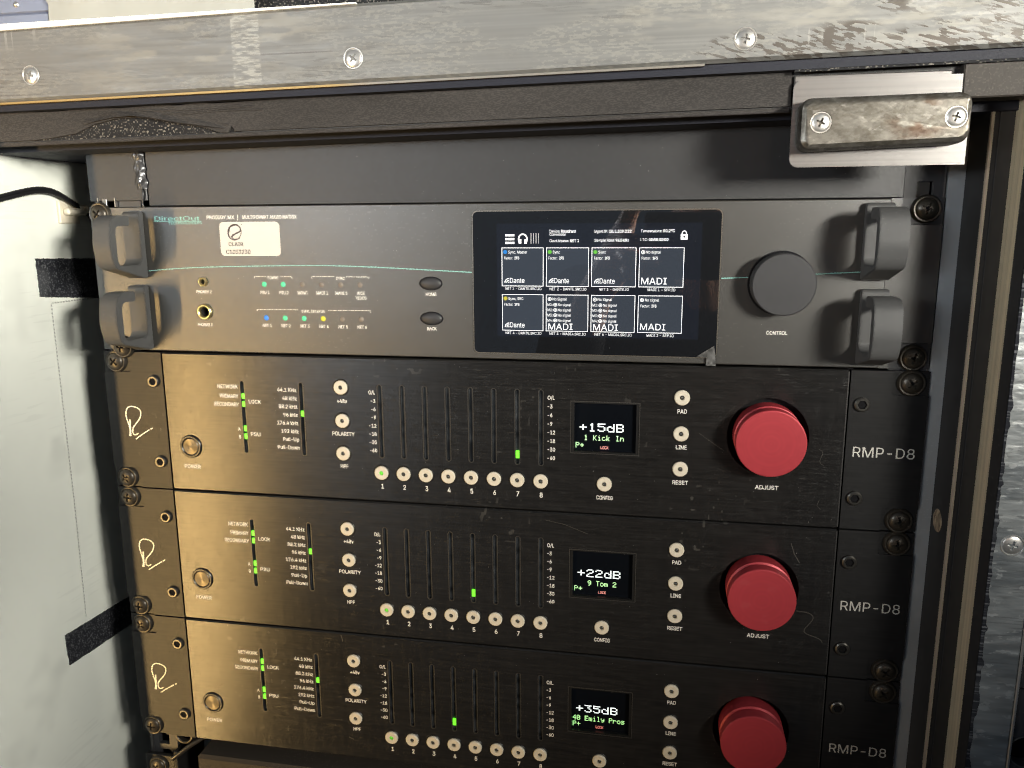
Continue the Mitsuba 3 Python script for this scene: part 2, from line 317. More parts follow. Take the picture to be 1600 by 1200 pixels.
# ---------------------------------------------------------------- lamps (out of frame)
def area_lamp(name, label, pos, d, size, rad, weight):
    t = thing(name, label, 'work lamp')
    pos, d = np.array(pos, float), np.array(d, float); d /= np.linalg.norm(d)
    a = np.cross(d, [0, 0, 1]); a /= np.linalg.norm(a); b = np.cross(a, d)
    def w(pts): return [pos + p[0] * a + p[1] * b + p[2] * d for p in pts]
    hx, hy = size[0] / 2, size[1] / 2
    glow = trimesh.Trimesh(w([(-hx, -hy, 0), (hx, -hy, 0), (hx, hy, 0), (-hx, hy, 0)]), [[0, 1, 2], [0, 2, 3]], process=False)
    if glow.face_normals[0] @ d < 0: glow.invert()
    part(t, 'diffuser', glow, 'print_white', emit=rad, weight=weight)
    c = trimesh.creation.box((size[0] + 20, size[1] + 20, 40)); M = np.eye(4); M[:3, 0], M[:3, 1], M[:3, 2] = a, b, np.cross(a, b)
    c.apply_transform(M); c.vertices = c.vertices + pos - 23 * d; part(t, 'housing', c, 'lamp_case')
area_lamp('area_lamp', 'white work lamp standing to the right of the rack', KEY_POS, KEY_DIR, KEY_SIZE, KEY_RAD, 6.0)
area_lamp('area_lamp', 'added cool white fill lamp, unseen, left of the camera', COOL_POS, COOL_DIR, COOL_SIZE, COOL_RAD, 3.0)
area_lamp('area_lamp', 'tall warm yellow work lamp low to the left of the rack', WARM_POS, WARM_DIR, WARM_SIZE, WARM_RAD, 4.0)

# ---------------------------------------------------------------- screws
def phillips_head(r, dome, cross, deg=0):
    prof = [(0.0, -dome)] + [(r * math.sin(a), -dome * math.cos(a)) for a in np.linspace(.15, math.pi / 2, 9)] + [(r, 0.6), (0, 0.6)]
    cs = m3.CrossSection([np.array(prof)])
    if cs.area() < 1e-6: cs = m3.CrossSection([np.array(prof)[::-1]])
    q = m3.Manifold.revolve(cs, 36).to_mesh(); v = np.array(q.vert_properties)[:, :3]; f = np.array(q.tri_verts)
    v = np.stack([v[:, 0], v[:, 2], v[:, 1]], 1); f = f[:, ::-1]
    h = m3.Manifold(m3.Mesh(vert_properties=v.astype(np.float32), tri_verts=f.astype(np.uint32)))
    L, w = cross
    c = B(-L, L, -dome - 1, -dome + 1.7, -w, w) + B(-w, w, -dome - 1, -dome + 1.7, -L, L) + cyl(0, 0, w * 1.7, -dome - 1, -dome + 2.0, 16)
    return (h - c).rotate((0, deg, 0))

def ring(r0, r1, y0, y1, c=.4, n=44):
    return lathe([(r0, y1), (r0, y0 + c), (r0 + c, y0), (r1 - c, y0), (r1, y0 + c), (r1, y1), (r0, y1)], n)

def rack_screw(parent, x, z, y, deg):
    k = part(parent, 'rack_screw', moved(phillips_head(5.4, 2.6, (2.9, .62), deg), x, y - 1.4, z), 'screw_black', smooth=35)
    part(k, 'cup_washer', moved(lathe([(4.9, .2), (4.9, -1.0), (5.6, -1.9), (6.3, -2.0), (6.95, -1.2), (7.1, 0), (4.9, .2)], 44), x, y, z), 'screw_black', smooth=35)
    part(k, 'cross_recess', cyl(x, z, 2.6, y - 2.25, y - 2.2, 20), 'hole_black')

def frame_screw(parent, x, z, y, deg, r=4.3, m='zinc_screw'):
    k = part(parent, 'screw', moved(phillips_head(r, 1.0, (r * .50, r * .12), deg), x, y + .25, z), m, smooth=35)
    part(k, 'cross_recess', cyl(x, z, r * .42, y + .7, y + .75, 20), 'hole_black')
    part(k, 'countersink', moved(ring(r + .05, r + .75, -.25, .6, .2), x, y, z), m, smooth=30)

def hex_screw(parent, x, z, y):
    k = part(parent, 'socket_screw', ring_mesh_hex(x, z, y), 'hex_steel', smooth=30)
    part(k, 'socket', cyl(x, z, 2.4, y - .9, y - .8, 6), 'hole_black')
def ring_mesh_hex(x, z, y):
    body = cyl(x, z, 3.2, y - 1.9, y - 1.4, 36, 3.9) + cyl(x, z, 3.9, y - 1.4, y + .5, 36)
    return body - cyl(x, z, 2.5, y - 3, y - .2, 6)

# ================================================================ FLIGHT CASE
case = thing('flight_case', 'scuffed flight case of aluminium edging and dark lining around the rack units', 'flight case')
TILT = -.80; PIV = (240, 0, 45)
def tilt(m): return turned(m, TILT, at=PIV)          # the top edge of the case hangs slightly askew
X0, X1 = -140, 660
top = xsec([(-48.4, 55.7), (-50, 57.3), (-50, 90.2), (-48.2, 92), (-30, 92), (-30, 89), (-46.6, 89), (-46.6, 55.7)], X0, X1)
part(case, 'top_edging', tilt(top), 'worn_aluminium', label='scratched bare aluminium top edging with paint flecks', smooth=False)
part(case, 'raw_lip', tilt(B(X0, 360, -49.6, -47.5, 54.7, 55.68)), 'rust_edge')
part(case, 'top_groove', tilt(B(X0, X1, -46.5, -30, 51.6, 55.6)), 'ceiling_black')
for x, z, d in ((14.4, 65.3, 20), (193.4, 66.4, 35), (377, 66.9, 10)):
    p = tilt(trimesh.Trimesh([[x, -50, z]] * 3, [[0, 1, 2]], process=False)).vertices[0]
    frame_screw(case, x, z, -50, d)
# felt covered tongue, torn open at the left
low = [(X0, 36.9), (4, 36.9), (14, 37.6), (30, 39.4), (42, 43.8), (54, 45.9), (67, 46.2), (77, 45.0), (91, 42.2), (106, 39.6), (115, 36.6), (119.5, 36.4), (121.5, 39.6), (124, 36.9), (399, 36.9)]
top_l = [(399, 51.5), (300, 51.5), (230, 51.4), (150, 51.6), (112, 51.1), (104, 52.0), (92, 51.0), (80, 51.8), (60, 51.3), (40, 51.9), (20, 51.2), (0, 51.6), (X0, 51.6)]
part(case, 'felt_strip', tilt(plate(Polygon(low + top_l), -40.9, -39.4)), 'felt_tape', label='felt strip torn open at its left end')
part(case, 'torn_foam', tilt(B(2, 126, -39.3, -37.2, 36.6, 49)), 'rough_foam', label='rough speckled foam showing through the tear')
flap = []
gx, gz = np.meshgrid(np.linspace(0, 1, 60), np.linspace(0, 1, 10))
fx = 36 + 84 * gx; base_z = np.interp(fx, [36, 42, 54, 67, 77, 91, 106, 121], [43.2, 44.6, 46.4, 46.6, 45.4, 42.6, 40.2, 38.0])
fz = base_z + (gz * 3.2) * (1 - .2 * gx); fy = -41.2 - 2.6 * np.sin(np.pi * gx) ** .7 * (1 - gz) ** 1.2 - .5 * np.sin(gx * 23 + gz * 3)
idx = np.arange(600).reshape(10, 60)
F = [[idx[i, j], idx[i, j + 1], idx[i + 1, j + 1]] for i in range(9) for j in range(59)] + [[idx[i, j], idx[i + 1, j + 1], idx[i + 1, j]] for i in range(9) for j in range(59)]
part(case, 'felt_flap', tilt(trimesh.Trimesh(np.stack([fx.ravel(), fy.ravel(), fz.ravel()], 1), F, process=False)), 'felt_tape', label='curled flap of felt above the tear', smooth=True)
for k in range(3):   # creases in the felt
    xs = np.linspace(70 + 12 * k, 128 + 6 * k, 24); zz = 49.6 - 1.6 * k - .9 * np.sin((xs - 70) / 19.0 + k)
    part(case, 'felt_crease', tilt(tube(np.stack([xs, np.full(24, -40.9), zz], 1), .55, 6)), 'felt_tape', smooth=True)
part(case, 'tongue', tilt(B(X0, 470, -39.2, -26, 35.6, 51.5)), 'black_wood')
part(case, 'tongue_edge', tilt(rbox(X0, 399, -39.9, -37.3, 34.3, 36.4, .4)), 'felt_tape')
part(case, 'top_board', tilt(B(X0, X1, -25, 320, 32.8, 60)), 'ceiling_black')
# right-hand side: wall, tongue, bare metal strips, scuffed outer face
ZB, ZT = -1540, 62
part(case, 'inner_frame', B(482.7, 490.4, 3, 60, ZB, 31), 'grey_frame', label='grey textured inner frame beside the rack rail')
part(case, 'side_wall', B(490.6, 500, -21.4, 320, ZB, 40), 'black_wood')
part(case, 'bare_line', B(490.3, 491.6, -23.2, -21.5, ZB, 41), 'raw_line')
part(case, 'side_tongue', B(491.8, 500.3, -22.6, -21.5, ZB, 41), 'black_wood')
part(case, 'side_ridge', B(493.9, 494.4, -23.2, -22.7, ZB, 41), 'rail_paint')
part(case, 'bare_edge', B(500.4, 503, -38, -22.7, ZB, 52), 'raw_edge', label='bare tan edge strip running down the right side')
part(case, 'edge_lining', B(500.1, 503, -49.4, -38.2, ZB, 55), 'black_wood')
part(case, 'side_edging', rbox(500.8, 518.2, -50.2, -46, ZB, 54.5, .5), 'scuffed_aluminium', label='scuffed grey aluminium edging down the right side')
part(case, 'side_board', B(503.2, 517.5, -45.9, 320, ZB, 54), 'black_wood')
part(case, 'wall_plug', moved(turned(lathe([(0, -.6), (4.6, -.6), (6.0, 0), (6.3, .5), (0, .5)], 30), -90, (0, 0, 1)), 490.4, -6.2, -167.3), 'wood_plug', smooth=30)
frame_screw(case, 509.1, -162, -50.2, 12, r=4.6)
# ragged black tape wrapped over the edge of the right-hand edging
zz = np.arange(ZB, 50, .7); P_ = lambda f, sd: meshkit.noise(np.stack([zz * f, zz * 0, zz * 0], -1), sd)
ed = 500.8 + .7 * P_(.05, 1) + .5 * P_(.8, 2) * P_(.12, 3) + .8 * P_(.16, 6) ** 2 + 1.5 * np.clip(P_(.22, 4) - .62, 0, 1) * 2
part(case, 'ragged_tape', plate(Polygon([(500.0, ZB), *zip(ed, zz), (500.0, zz[-1])]), -50.7, -50.3), 'gaffer_cloth')
part(case, 'corner_brace', tilt(rbox(470, 502, -44, -30, 36.5, 53.5, .6)), 'chassis_black', label='dark brown brace in the upper right corner')
part(case, 'corner_brace_top', tilt(B(399.5, 500.5, -46, -44.2, 50.6, 55.4)), 'rough_foam')
# catch plate and cast keeper in the upper right corner
pl = m3.Manifold.batch_hull([cyl(x, z, 4, -43.4, -42, 24) for x, z in ((403.6, 15.8), (403.6, 46))] + [B(470, 474, -43.4, -42, 11.8, 50)])
cp = part(case, 'catch_plate', pl, 'plate_aluminium', label='bright aluminium catch plate')
part(cp, 'folded_flange', rbox(400, 466, -42.0, -40.2, 46.2, 52, .5), 'plate_aluminium')
def keeper():
    pts = []
    for y, g in ((-43.3, 0.0), (-52, 0.0), (-54.6, -.7), (-55.6, -2.4)):
        for cx, cz in ((401.6 + 5, 18.2 + 5), (471.6 - 5, 20.0 + 5), (471.6 - 5, 41.2 - 5), (401.6 + 5, 40.6 - 5)):
            for a in np.linspace(0, 2 * math.pi, 24, endpoint=False): pts.append((cx + (5 + g) * math.cos(a), y, cz + (5 + g) * math.sin(a)))
    h = m3.Manifold.hull_points(np.array(pts))
    return h - cyl(410.2, 29.9, 4.6, -60, -54.6, 30) - cyl(465.0, 30.7, 4.6, -60, -54.6, 30)
kp = part(cp, 'cast_keeper', keeper(), 'cast_zinc', smooth=35)
KEEP = [(410.2, 29.9, 25), (465.0, 30.7, 15)]
for x, z, d in KEEP:
    frame_screw(case, x, z, -55.2, d, r=3.9)
# back and floor of the case, inner left wall
part(case, 'back_board', B(-40, 500, 310, 320, ZB, 40), 'dark_void')
wall = thing('white_wall_panel', 'white laminated inner wall panel left of the rack units', 'panel')
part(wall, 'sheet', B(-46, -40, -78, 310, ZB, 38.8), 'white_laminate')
zz = np.linspace(-62, -276, 86)
part(wall, 'stitching', cat(*[B(-40.15, -39.85, 9.2 - (z < -200) * .02 * (-200 - z) - .45, 9.2 - (z < -200) * .02 * (-200 - z) + .45, z - .75, z + .75) for z in zz], *[B(-40.15, -39.85, y - .75, y + .75, -61, -60.1) for y in np.arange(10.5, 56, 2.5)]), 'paper_white')
labels[wall + '__stitching'] = {'kind': 'stuff', 'label': 'white dashed stitching along a seam'}
part(wall, 'seam', plate(Polygon([(0, 0), (1, 0), (1, 1)]), 0, .1) if False else B(-40.25, -39.9, 7.2, 7.7, -276, -60), 'white_laminate')

def on_wall(poly_yz, x=-40.05, t=.35):
    m = trimesh.creation.extrude_polygon(poly_yz, t, engine='earcut'); v = m.vertices
    m.vertices = np.stack([x + v[:, 2], v[:, 0], v[:, 1]], 1); m.fix_normals(); return m
def ragged(a, b, n, amp):
    a, b = np.array(a, float), np.array(b, float); t = np.linspace(0, 1, n)[:, None]; d = (b - a) / np.linalg.norm(b - a); nn = np.array([-d[1], d[0]])
    return [tuple(p) for p in a + (b - a) * t + nn * (rng.random((n, 1)) - .5) * amp]
g1 = thing('gaffer_tape', 'black gaffer tape piece level with the lower handle, upper of two on the white panel', 'tape', 'gaffer tape on the white panel')
put(g1 + '__strip', on_wall(Polygon(ragged((.3, -32), (62, -34), 50, .5) + ragged((60, -61.5), (.6, -56), 50, .5) + ragged((.5, -55.8), (.3, -32.2), 14, .9))), 'gaffer_cloth')
g2 = thing('gaffer_tape', 'slanting black gaffer tape piece low on the white panel', 'tape', 'gaffer tape on the white panel')
put(g2 + '__strip', on_wall(Polygon(ragged((-13.4, -279.5), (62, -283.6), 40, .4) + ragged((60, -305.6), (-12.2, -302.2), 40, .4) + ragged((-12.2, -302), (-13.3, -279.8), 12, .8))), 'gaffer_cloth')
cab = thing('power_cable', 'thin black twin cable crossing the white panel into the rack', 'cable')
cp_pts = [(-37.4, -70, 8), (-37.2, -34, 3.0), (-36.8, -20, 5.9), (-36.6, -8, 8.6), (-36.4, 4.5, 10.6), (-36.0, 18, 9.6), (-35.6, 31, 4.2), (-35.4, 44, -2.4), (-35, 52, -9), (-33, 62, -22)]
for o in ((0, 0), (.9, 1.9)):
    c_ = smooth_line([(x + o[0], y, z - o[1]) for x, y, z in cp_pts], 60); part(cab, 'conductor', tube(c_, 1.15, 10), 'cable_jacket', smooth=True)
mt = thing('cable_tie_mount', 'cream adhesive mount holding the black cable on the white panel', 'cable mount')
part(mt, 'base', rbox(-39.9, -37.6, 23, 41, -10.5, 4.0, .5), 'mount_plastic')
part(mt, 'saddle', moved(rbox(-37.6, -32.6, 25, 43, -5.2, -.6, 1.2)), 'mount_plastic')
part(mt, 'tie_head', rbox(-37.4, -33, 36.5, 46, -4.4, 1.6, 1.4), 'mount_plastic')
part(mt, 'tie_hole', moved(turned(cyl(0, 0, 1.1, 0, .3, 14), 90, (0, 0, 1)), -32.55, 40.5, -1.2), 'raw_line')

# ================================================================ RACK RAILS
def rack_rail(x0, x1, label, side):
    t = thing('rack_rail', label, 'rack rail', 'rack rails')
    body = B(x0, x1, 5.2, 8.5, ZB, 31.5)
    hx = (x0 + x1) / 2 + side
    for z in list(np.arange(2.5, -90, -15.875)) + list(np.arange(-348.5, -600, -13.2)):
        body = body - B(hx - 4.0, hx + 4.0, 4, 10, z - 4.6, z + 4.6)
    part(t, 'flange', body, 'rail_paint')
    e = x1 if side > 0 else x0
    part(t, 'web', B(e - 1.5, e + .3, 4.6, 60, ZB, 31.5), 'rail_paint')
    part(t, 'edge', B(e - .2, e + .45, 4.2, 5.6, ZB, 31.5), 'bevel_metal')
    return t
rack_rail(4, 23, 'left black rack rail with square holes behind the unit ears', -.6)
rr = rack_rail(463, 481.4, 'right black rack rail beside the grey inner frame', .6)
part(rr, 'stud', moved(turned(cyl(0, 0, 4.0, 0, 15, 24), -90, (0, 0, 1)), 482, 16, -2.6), 'screw_black', smooth=35)
part(rr, 'cage_nut', B(468.6, 476.0, 9, 12, -3, 8), 'hex_steel')

# ================================================================ BLANK PANEL
bp = thing('blank_panel', 'plain textured black blanking panel above the touchscreen unit', 'blanking panel')
part(bp, 'plate', rbox(41.5, 462, 1.0, 3, -.9, 36.5, .4), 'blank_paint')
part(bp, 'end_plate', rbox(2.5, 41, .4, 3.5, 2.2, 36.5, .4), 'blank_paint')
part(bp, 'lower_bracket', B(20.6, 35.4, 2.0, 4.2, -1.6, 5.2), 'rail_paint')
for x in (8.2, 19.6): part(bp, 'bright_edge', B(x - .35, x + .35, -.2, 3, -1.2, 4.2), 'plate_aluminium')
part(bp, 'tag', rbox(10.6, 13.8, .2, 1.2, -1.0, 3.8, .3), 'tape_film')
ft = thing('foil_tape', 'crumpled shiny black tape on the blanking panel left end', 'tape')
gx, gz = np.meshgrid(np.linspace(-1, 1, 16), np.linspace(0, 1, 40)); 
crinkle = meshkit.fbm(np.stack([gx * 2.2, gz * 6 + gx * 1.2, gx * 0], -1), 4, 3)
w_ = 3.4 + 1.1 * np.sin(gz * 17) * .5 + .8 * (meshkit.noise(np.stack([gz * 9, gz * 0, gz * 0], -1), 5) - .5)
V = np.stack([37.4 + gx * w_ + 1.2 * gz, .2 - 3.2 * (1 - gx ** 2) * crinkle - .1, 30.5 - 21.5 * gz], -1).reshape(-1, 3)
idx = np.arange(640).reshape(40, 16)
F = [q for i in range(39) for j in range(15) for q in ([idx[i, j], idx[i + 1, j], idx[i + 1, j + 1]], [idx[i, j], idx[i + 1, j + 1], idx[i, j + 1]])]
part(ft, 'strip', trimesh.Trimesh(V, F, process=False), 'tape_shine', smooth=True)
part(ft, 'tail', tube(smooth_line([(38.6, -.2, 8.8), (39.0, -.5, 4), (38.2, -.3, .5), (39.2, 0, -2)], 20), .55, 8), 'tape_shine', smooth=True)

# ================================================================ TOUCHSCREEN UNIT
mx = thing('audio_matrix', 'dark grey two-space audio matrix with touchscreen and black control knob', 'audio matrix')
face = rbox(6, 456.5, 0, 6, -87.9, -1.3, .5)
for x, z, r in ((73.7, -45.5, 1.7), (73.4, -63.5, 3.2)): face = face - cyl(x, z, r, -2, 8, 24)
part(mx, 'front_plate', face, 'mx_paint')
ear = sbox(456.8, -88.2, 482, -.9)
part(mx, 'ear', plate(ear.difference(unary_union([sbox(462, -14.3, 483, 1), sbox(462, -89, 483, -74.6)])), 2.4, 5.0), 'mx_paint')
part(mx, 'ear_tab', B(456.8, 482, 3.2, 5.1, -14.0, -.9), 'rail_paint'); part(mx, 'ear_tab', B(456.8, 482, 3.2, 5.1, -88.2, -74.9), 'rail_paint')
part(mx, 'ear', B(.3, 5.7, 2.4, 5.0, -88.2, -1.0), 'mx_paint')
rack_screw(mx, 473.6, -6.5, 3.1, 20); rack_screw(mx, 473.6, -82.4, 3.1, 15); rack_screw(mx, 9.2, -5.4, .0, 40); rack_screw(mx, 16, -86.0, .0, 10)
# pull handles: J-shaped loops of flat bar, open at the top
def m3slice(g, xa, xb):
    g = max(getattr(g, 'geoms', [g]), key=lambda q: q.area)
    m = trimesh.creation.extrude_polygon(g, xb - xa, engine='earcut'); v = m.vertices
    m.vertices = np.stack([xa + v[:, 2], v[:, 0] - .05, v[:, 1]], 1); m.fix_normals(); return m
def handle(x0, x1, z0, z1, label):
    zm = (z0 + z1) / 2
    bow = smooth_line([(-25.5, z0 + 5.8), (-29.8, z0 + 8.4), (-31.8, z0 + 13.5), (-32.7, zm), (-32.0, z1 - 12), (-30.4, z1 - 6.4), (-27, z1 - 3.5), (-22, z1 - 2.6)], 64)
    arm = Polygon([(0, z0), (-5, z0 + .4), *map(tuple, bow), (0, z1 - 2.6)]).buffer(-2.5).buffer(2.5, 8).union(Polygon([(0, z0), (-5, z0 + .4), (-12, z0 + 2.2), (-12, z0 + 8), (0, z0 + 8)]))
    back = sbox(-5.2, z0, 0, z1 - 3).union(Point(-2.8, z1 - 2.6).buffer(2.5, 8)).union(sbox(-2.8, z0, 0, z1 - .1))
    win = sbox(-26.2 + 4.2, z0 + 8.0 + 4.2, -5.2 - 4.2, z1 - 8.4 - 4.2).buffer(4.2, 8)
    gap = sbox(-13.2, z1 - 15, -5.2, z1 + 3)
    o = arm.difference(gap).union(back).difference(win).difference(gap)
    o = o.buffer(-1.1).buffer(2.0, 8).buffer(-.9, 8)
    o = max(getattr(o, 'geoms', [o]), key=lambda g: g.area)
    pts = o.exterior.simplify(.006)
    full, R, out3 = Polygon(pts), 1.3, []
    for a in np.linspace(0, math.pi / 2, 6)[:-1]:          # rounded rims: slices that shrink towards both side faces
        g = full.buffer(-R * (1 - math.cos(math.pi / 2 - a)) if False else -R * (1 - math.sin(a + .18)) * .8, 4)
        d = R * (1 - math.cos(a))
        out3.append(m3slice(g, x0 + d, x1 - d))
    out3.append(m3slice(full, x0 + R, x1 - R))
    k = part(mx, 'handle', cat(*out3), 'handle_grey', label=label, smooth=40)
handle(26.6, 37.8, -43.3, -4.0, 'upper left grey pull handle'); handle(25.8, 37.2, -86.8, -47.8, 'lower left grey pull handle')
handle(443.8, 457.4, -41.8, -3.2, 'upper right grey pull handle'); handle(444.6, 457.9, -85.6, -46.4, 'lower right grey pull handle')
# control knob
part(mx, 'knob_gap', cyl(405.2, -44.0, 16.9, -.25, -.15, 56), 'hole_black')
kn = part(mx, 'control_knob', disc(405.2, -44.0, 15.9, -12.5, -.4, .5, 64), 'knob_black', label='black control knob', smooth=30)
# printed line
L = smooth_line([(38.2, -39.2), (67, -37.2), (112.5, -36.0), (145.7, -35.6), (177.9, -36.3), (209.3, -37.7), (238.8, -39.1)], 60)
part(mx, 'printed_line', cat(stroke(L, .45, -.03, .04, False), stroke([(375, -41.6), (389, -41.0), (421.4, -39.2), (444.3, -38.0)], .45, -.03, .04)), 'print_teal')
logo = cat(txt('DirectOut', 45, -9.5, 2.5, 'l', width=29.5), txt('TECHNOLOGIES', 53.7, -11.6, 1.35, 'l', width=22), B(44.4, 75.6, -.14, -.06, -10.15, -9.85))
part(mx, 'maker_lettering', logo, 'print_teal')
part(mx, 'model_lettering', cat(txt('PRODIGY.MX', 79.1, -8.8, 2.0, 'l', width=17.6, bold=True), txt('|', 98.6, -9.0, 2.0, 'l', width=.4), txt('MULTIFORMAT AUDIO MATRIX', 102, -8.8, 2.0, 'l', width=33.8, bold=True)), 'print_white')
lx1 = [112.9, 124.9, 136.9, 148.9, 160.8, 172.6]; z1, z2 = -46.7, -66.6
W = lambda s, x, z, h=1.75, **k: part(mx, 'lettering', txt(s, x, z, h, bold=True, **{'stretch': .86, **k}), 'print_white')
for i, x in enumerate(lx1):
    for row, z in ((0, z1), (1, z2)):
        col, em = {(0, 0): ('led_teal', (.55, 1.5, .75)), (0, 1): ('led_teal', (.55, 1.5, .75)), (1, 0): ('led_blue', (.08, .55, 1.9)), (1, 1): ('led_teal', (.45, 1.4, .55)), (1, 2): ('led_teal', (.45, 1.4, .55)), (1, 3): ('led_yellow', (1.3, 1.15, .08))}.get((row, i), ('led_off', None))
        dome = lathe([(0.001, -.85), (.8, -.7), (1.35, -.35), (1.55, 0), (1.55, .2)], 24)
        part(mx, 'status_led', moved(dome, x, -.02, z), col, smooth=True, emit=em)
for s, x in zip(('PSU 1', 'PSU 2', 'MGMT', 'MADI 1', 'MADI 2'), lx1): W(s, x + .2, z1 - 5.7)
W('WCK', lx1[5] + .3, z1 - 5.6); W('VIDEO', lx1[5] + .3, z1 - 8.4)
for i, x in enumerate(lx1): W(f'NET {i+1}', x + .3, z2 - 5.4)
def bracket(x0, x1, z, gap, drop=1.3):
    a, b = gap; w = .28
    return cat(B(x0, a, -.14, -.06, z - w, z), B(b, x1, -.14, -.06, z - w, z), B(x0, x0 + w, -.14, -.06, z - drop, z - w), B(x1 - w, x1, -.14, -.06, z - drop, z - w))
part(mx, 'printed_bracket', bracket(107, 130.8, -41.9, (114.4, 123.2)), 'print_white'); W('POWER', 118.8, -43.6, 1.6)
part(mx, 'printed_bracket', bracket(143.1, 178.3, -41.9, (157.2, 164.2)), 'print_white'); W('SYNC', 160.7, -43.7, 1.6)
part(mx, 'printed_bracket', bracket(107.2, 178.4, -61.4, (133.5, 152.2)), 'print_white'); W('SYNC / STATUS', 142.8, -63.2, 1.6)
W('PHONES 2', 73.6, -52.3, 1.7); W('PHONES 1', 72.7, -72.2, 1.7); W('HOME', 215, -52.5, 1.8); W('BACK', 215, -72.2, 1.8); W('CONTROL', 404.7, -71.2, 1.9)
for x, z, r, ri in ((73.7, -45.5, 3.0, 1.75), (73.4, -63.5, 4.7, 3.0)):
    j = part(mx, 'jack_nut', moved(ring(ri, r, -2.0, .3, .7, 6 if r < 4 else 36), x, 0, z), 'brass', smooth=30)
    part(j, 'jack_hole', cyl(x, z, ri + .1, 5.5, 6.2, 24), 'hole_black')
for z in (-45.5, -65.4):
    el = affinity.scale(Point(215, z).buffer(1, 24), 6.9, 3.9)
    part(mx, 'button_gap', plate(el, -.12, -.04), 'hole_black')
    s = trimesh.creation.icosphere(3); v = s.vertices; v = np.stack([v[:, 0] * 6.3, np.minimum(v[:, 1], 0) * 1.7 - .2, v[:, 2] * 3.4], 1); s.vertices = v
    part(mx, 'button', moved(s, 215, 0, z), 'knob_black', smooth=True)
# touchscreen
def rrect(x0, x1, z0, z1, r): return sbox(x0 + r, z0 + r, x1 - r, z1 - r).buffer(r, 8)
ts = part(mx, 'touchscreen', plate(rrect(239.6, 374.2, -84.6, -5.4, 3.2), -.6, -.05), 'bezel_line', label='black glass touchscreen with eight status tiles')
part(ts, 'panel', plate(rrect(240.1, 373.7, -84.1, -5.9, 2.8), -.72, -.61), 'screen_matt')
gl = plate(rrect(240.1, 373.7, -84.1, -5.9, 2.8), -1.5, -1.4)
v0 = gl.vertices; fr = gl.submesh([np.where((np.abs(gl.face_normals[:, 1] + 1) < 1e-3))[0]], append=True)
part(ts, 'glass', fr, 'screen_glass')
cols = [(256.3, 279.7), (281.1, 304.6), (306.0, 330.0), (331.5, 355.2)]
rows = [(-46.6, -25.4), (-71.4, -51.0)]
part(ts, 'lit_area', B(253.5, 364, -.78, -.73, -74.5, -12.5), 'screen_matt', emit=(.004, .006, .012))
part(ts, 'tile', cat(*[B(a, b, -.86, -.8, c, d) for c, d in rows for a, b in cols]), 'screen_matt', emit=(.042, .052, .068), weight=.1)
S = []; w = .34
for c, d in rows:
    for a, b in cols: S += [B(a, b, -.93, -.87, d - w, d), B(a, b, -.93, -.87, c, c + w), B(a, a + w, -.93, -.87, c + w, d - w), B(b - w, b, -.93, -.87, c + w, d - w)]
def ST(s, x, z, h=1.55, bold=False, **k): S.append(txt(s, x, z, h, k.pop('align', 'l'), y=-.94, bold=bold, stretch=k.pop('stretch', .76), depth=.05, **k))
for k in range(3): S.append(B(258.3, 263.5, -.99, -.94, -19.3 - k * 2.1, -18.1 - k * 2.1))
S.append(stroke([(266.3, -22.6), (265.9, -20.6), (266.6, -18.9), (268.2, -18.2), (269.8, -18.9), (270.5, -20.6), (270.1, -22.6)], .8, -.94, .05)); S += [rbox(265.9, 267.4, -.99, -.94, -23.4, -20.9, .02), rbox(269.0, 270.5, -.99, -.94, -23.4, -20.9, .02)]
for s_, x_, z_, w_, b_ in (('Device:', 283, -17.4, 5.7, 0), ('Broadcast', 289.3, -17.4, 8, 1), ('Conversion', 283, -19.1, 9, 0), ('Clock Master:', 283, -22.5, 10.5, 0), ('NET 1', 294.2, -22.5, 4.9, 1),
        ('Mgmt IP:', 307.4, -17.6, 7.1, 0), ('10.1.109.222', 315.2, -17.6, 11.9, 1), ('Sample Rate:', 307.4, -22.3, 10.7, 0), ('96.0 kHz', 318.8, -22.3, 7, 1),
        ('Temperature:', 332.1, -17.4, 11, 0), ('50.2°C', 343.8, -17.4, 6.1, 1), ('LTC:', 332.0, -22.0, 3.8, 0), ('00:00:00:00', 336.4, -22.0, 10.2, 1)):
    ST(s_, x_, z_, 1.5, bool(b_), width=w_)
S.append(plate(sbox(353.2, -21.2, 356.4, -18.6).buffer(.2).difference(Point(354.8, -19.9).buffer(.5)), -.99, -.94)); S.append(stroke([(353.8, -18.5), (353.9, -17.4), (354.8, -16.8), (355.7, -17.4), (355.8, -18.5)], .5, -.94, .05))
st = [[('Sync, Master', 'b'), ('Sync', 'g'), ('Sync', 'g'), ('No signal', 'o')], [('Sync, SRC', 'y'), ('No Signal', 'o'), ('No Signal', 'o'), ('No signal', 'o')]]
cap = [['NET 1 - DANTE.SRC.IO', 'NET 2 - DANTE.SRC.IO', 'NET 3 - DANTE.IO', 'MADI 1 - SFP.IO'], ['NET 4 - DANTE.SRC.IO', 'NET 5 - MADI4.SRC.IO', 'NET 6 - MADI4.SRC.IO', 'MADI 2 - SFP.IO']]
dots = {'b': [], 'g': [], 'y': []}
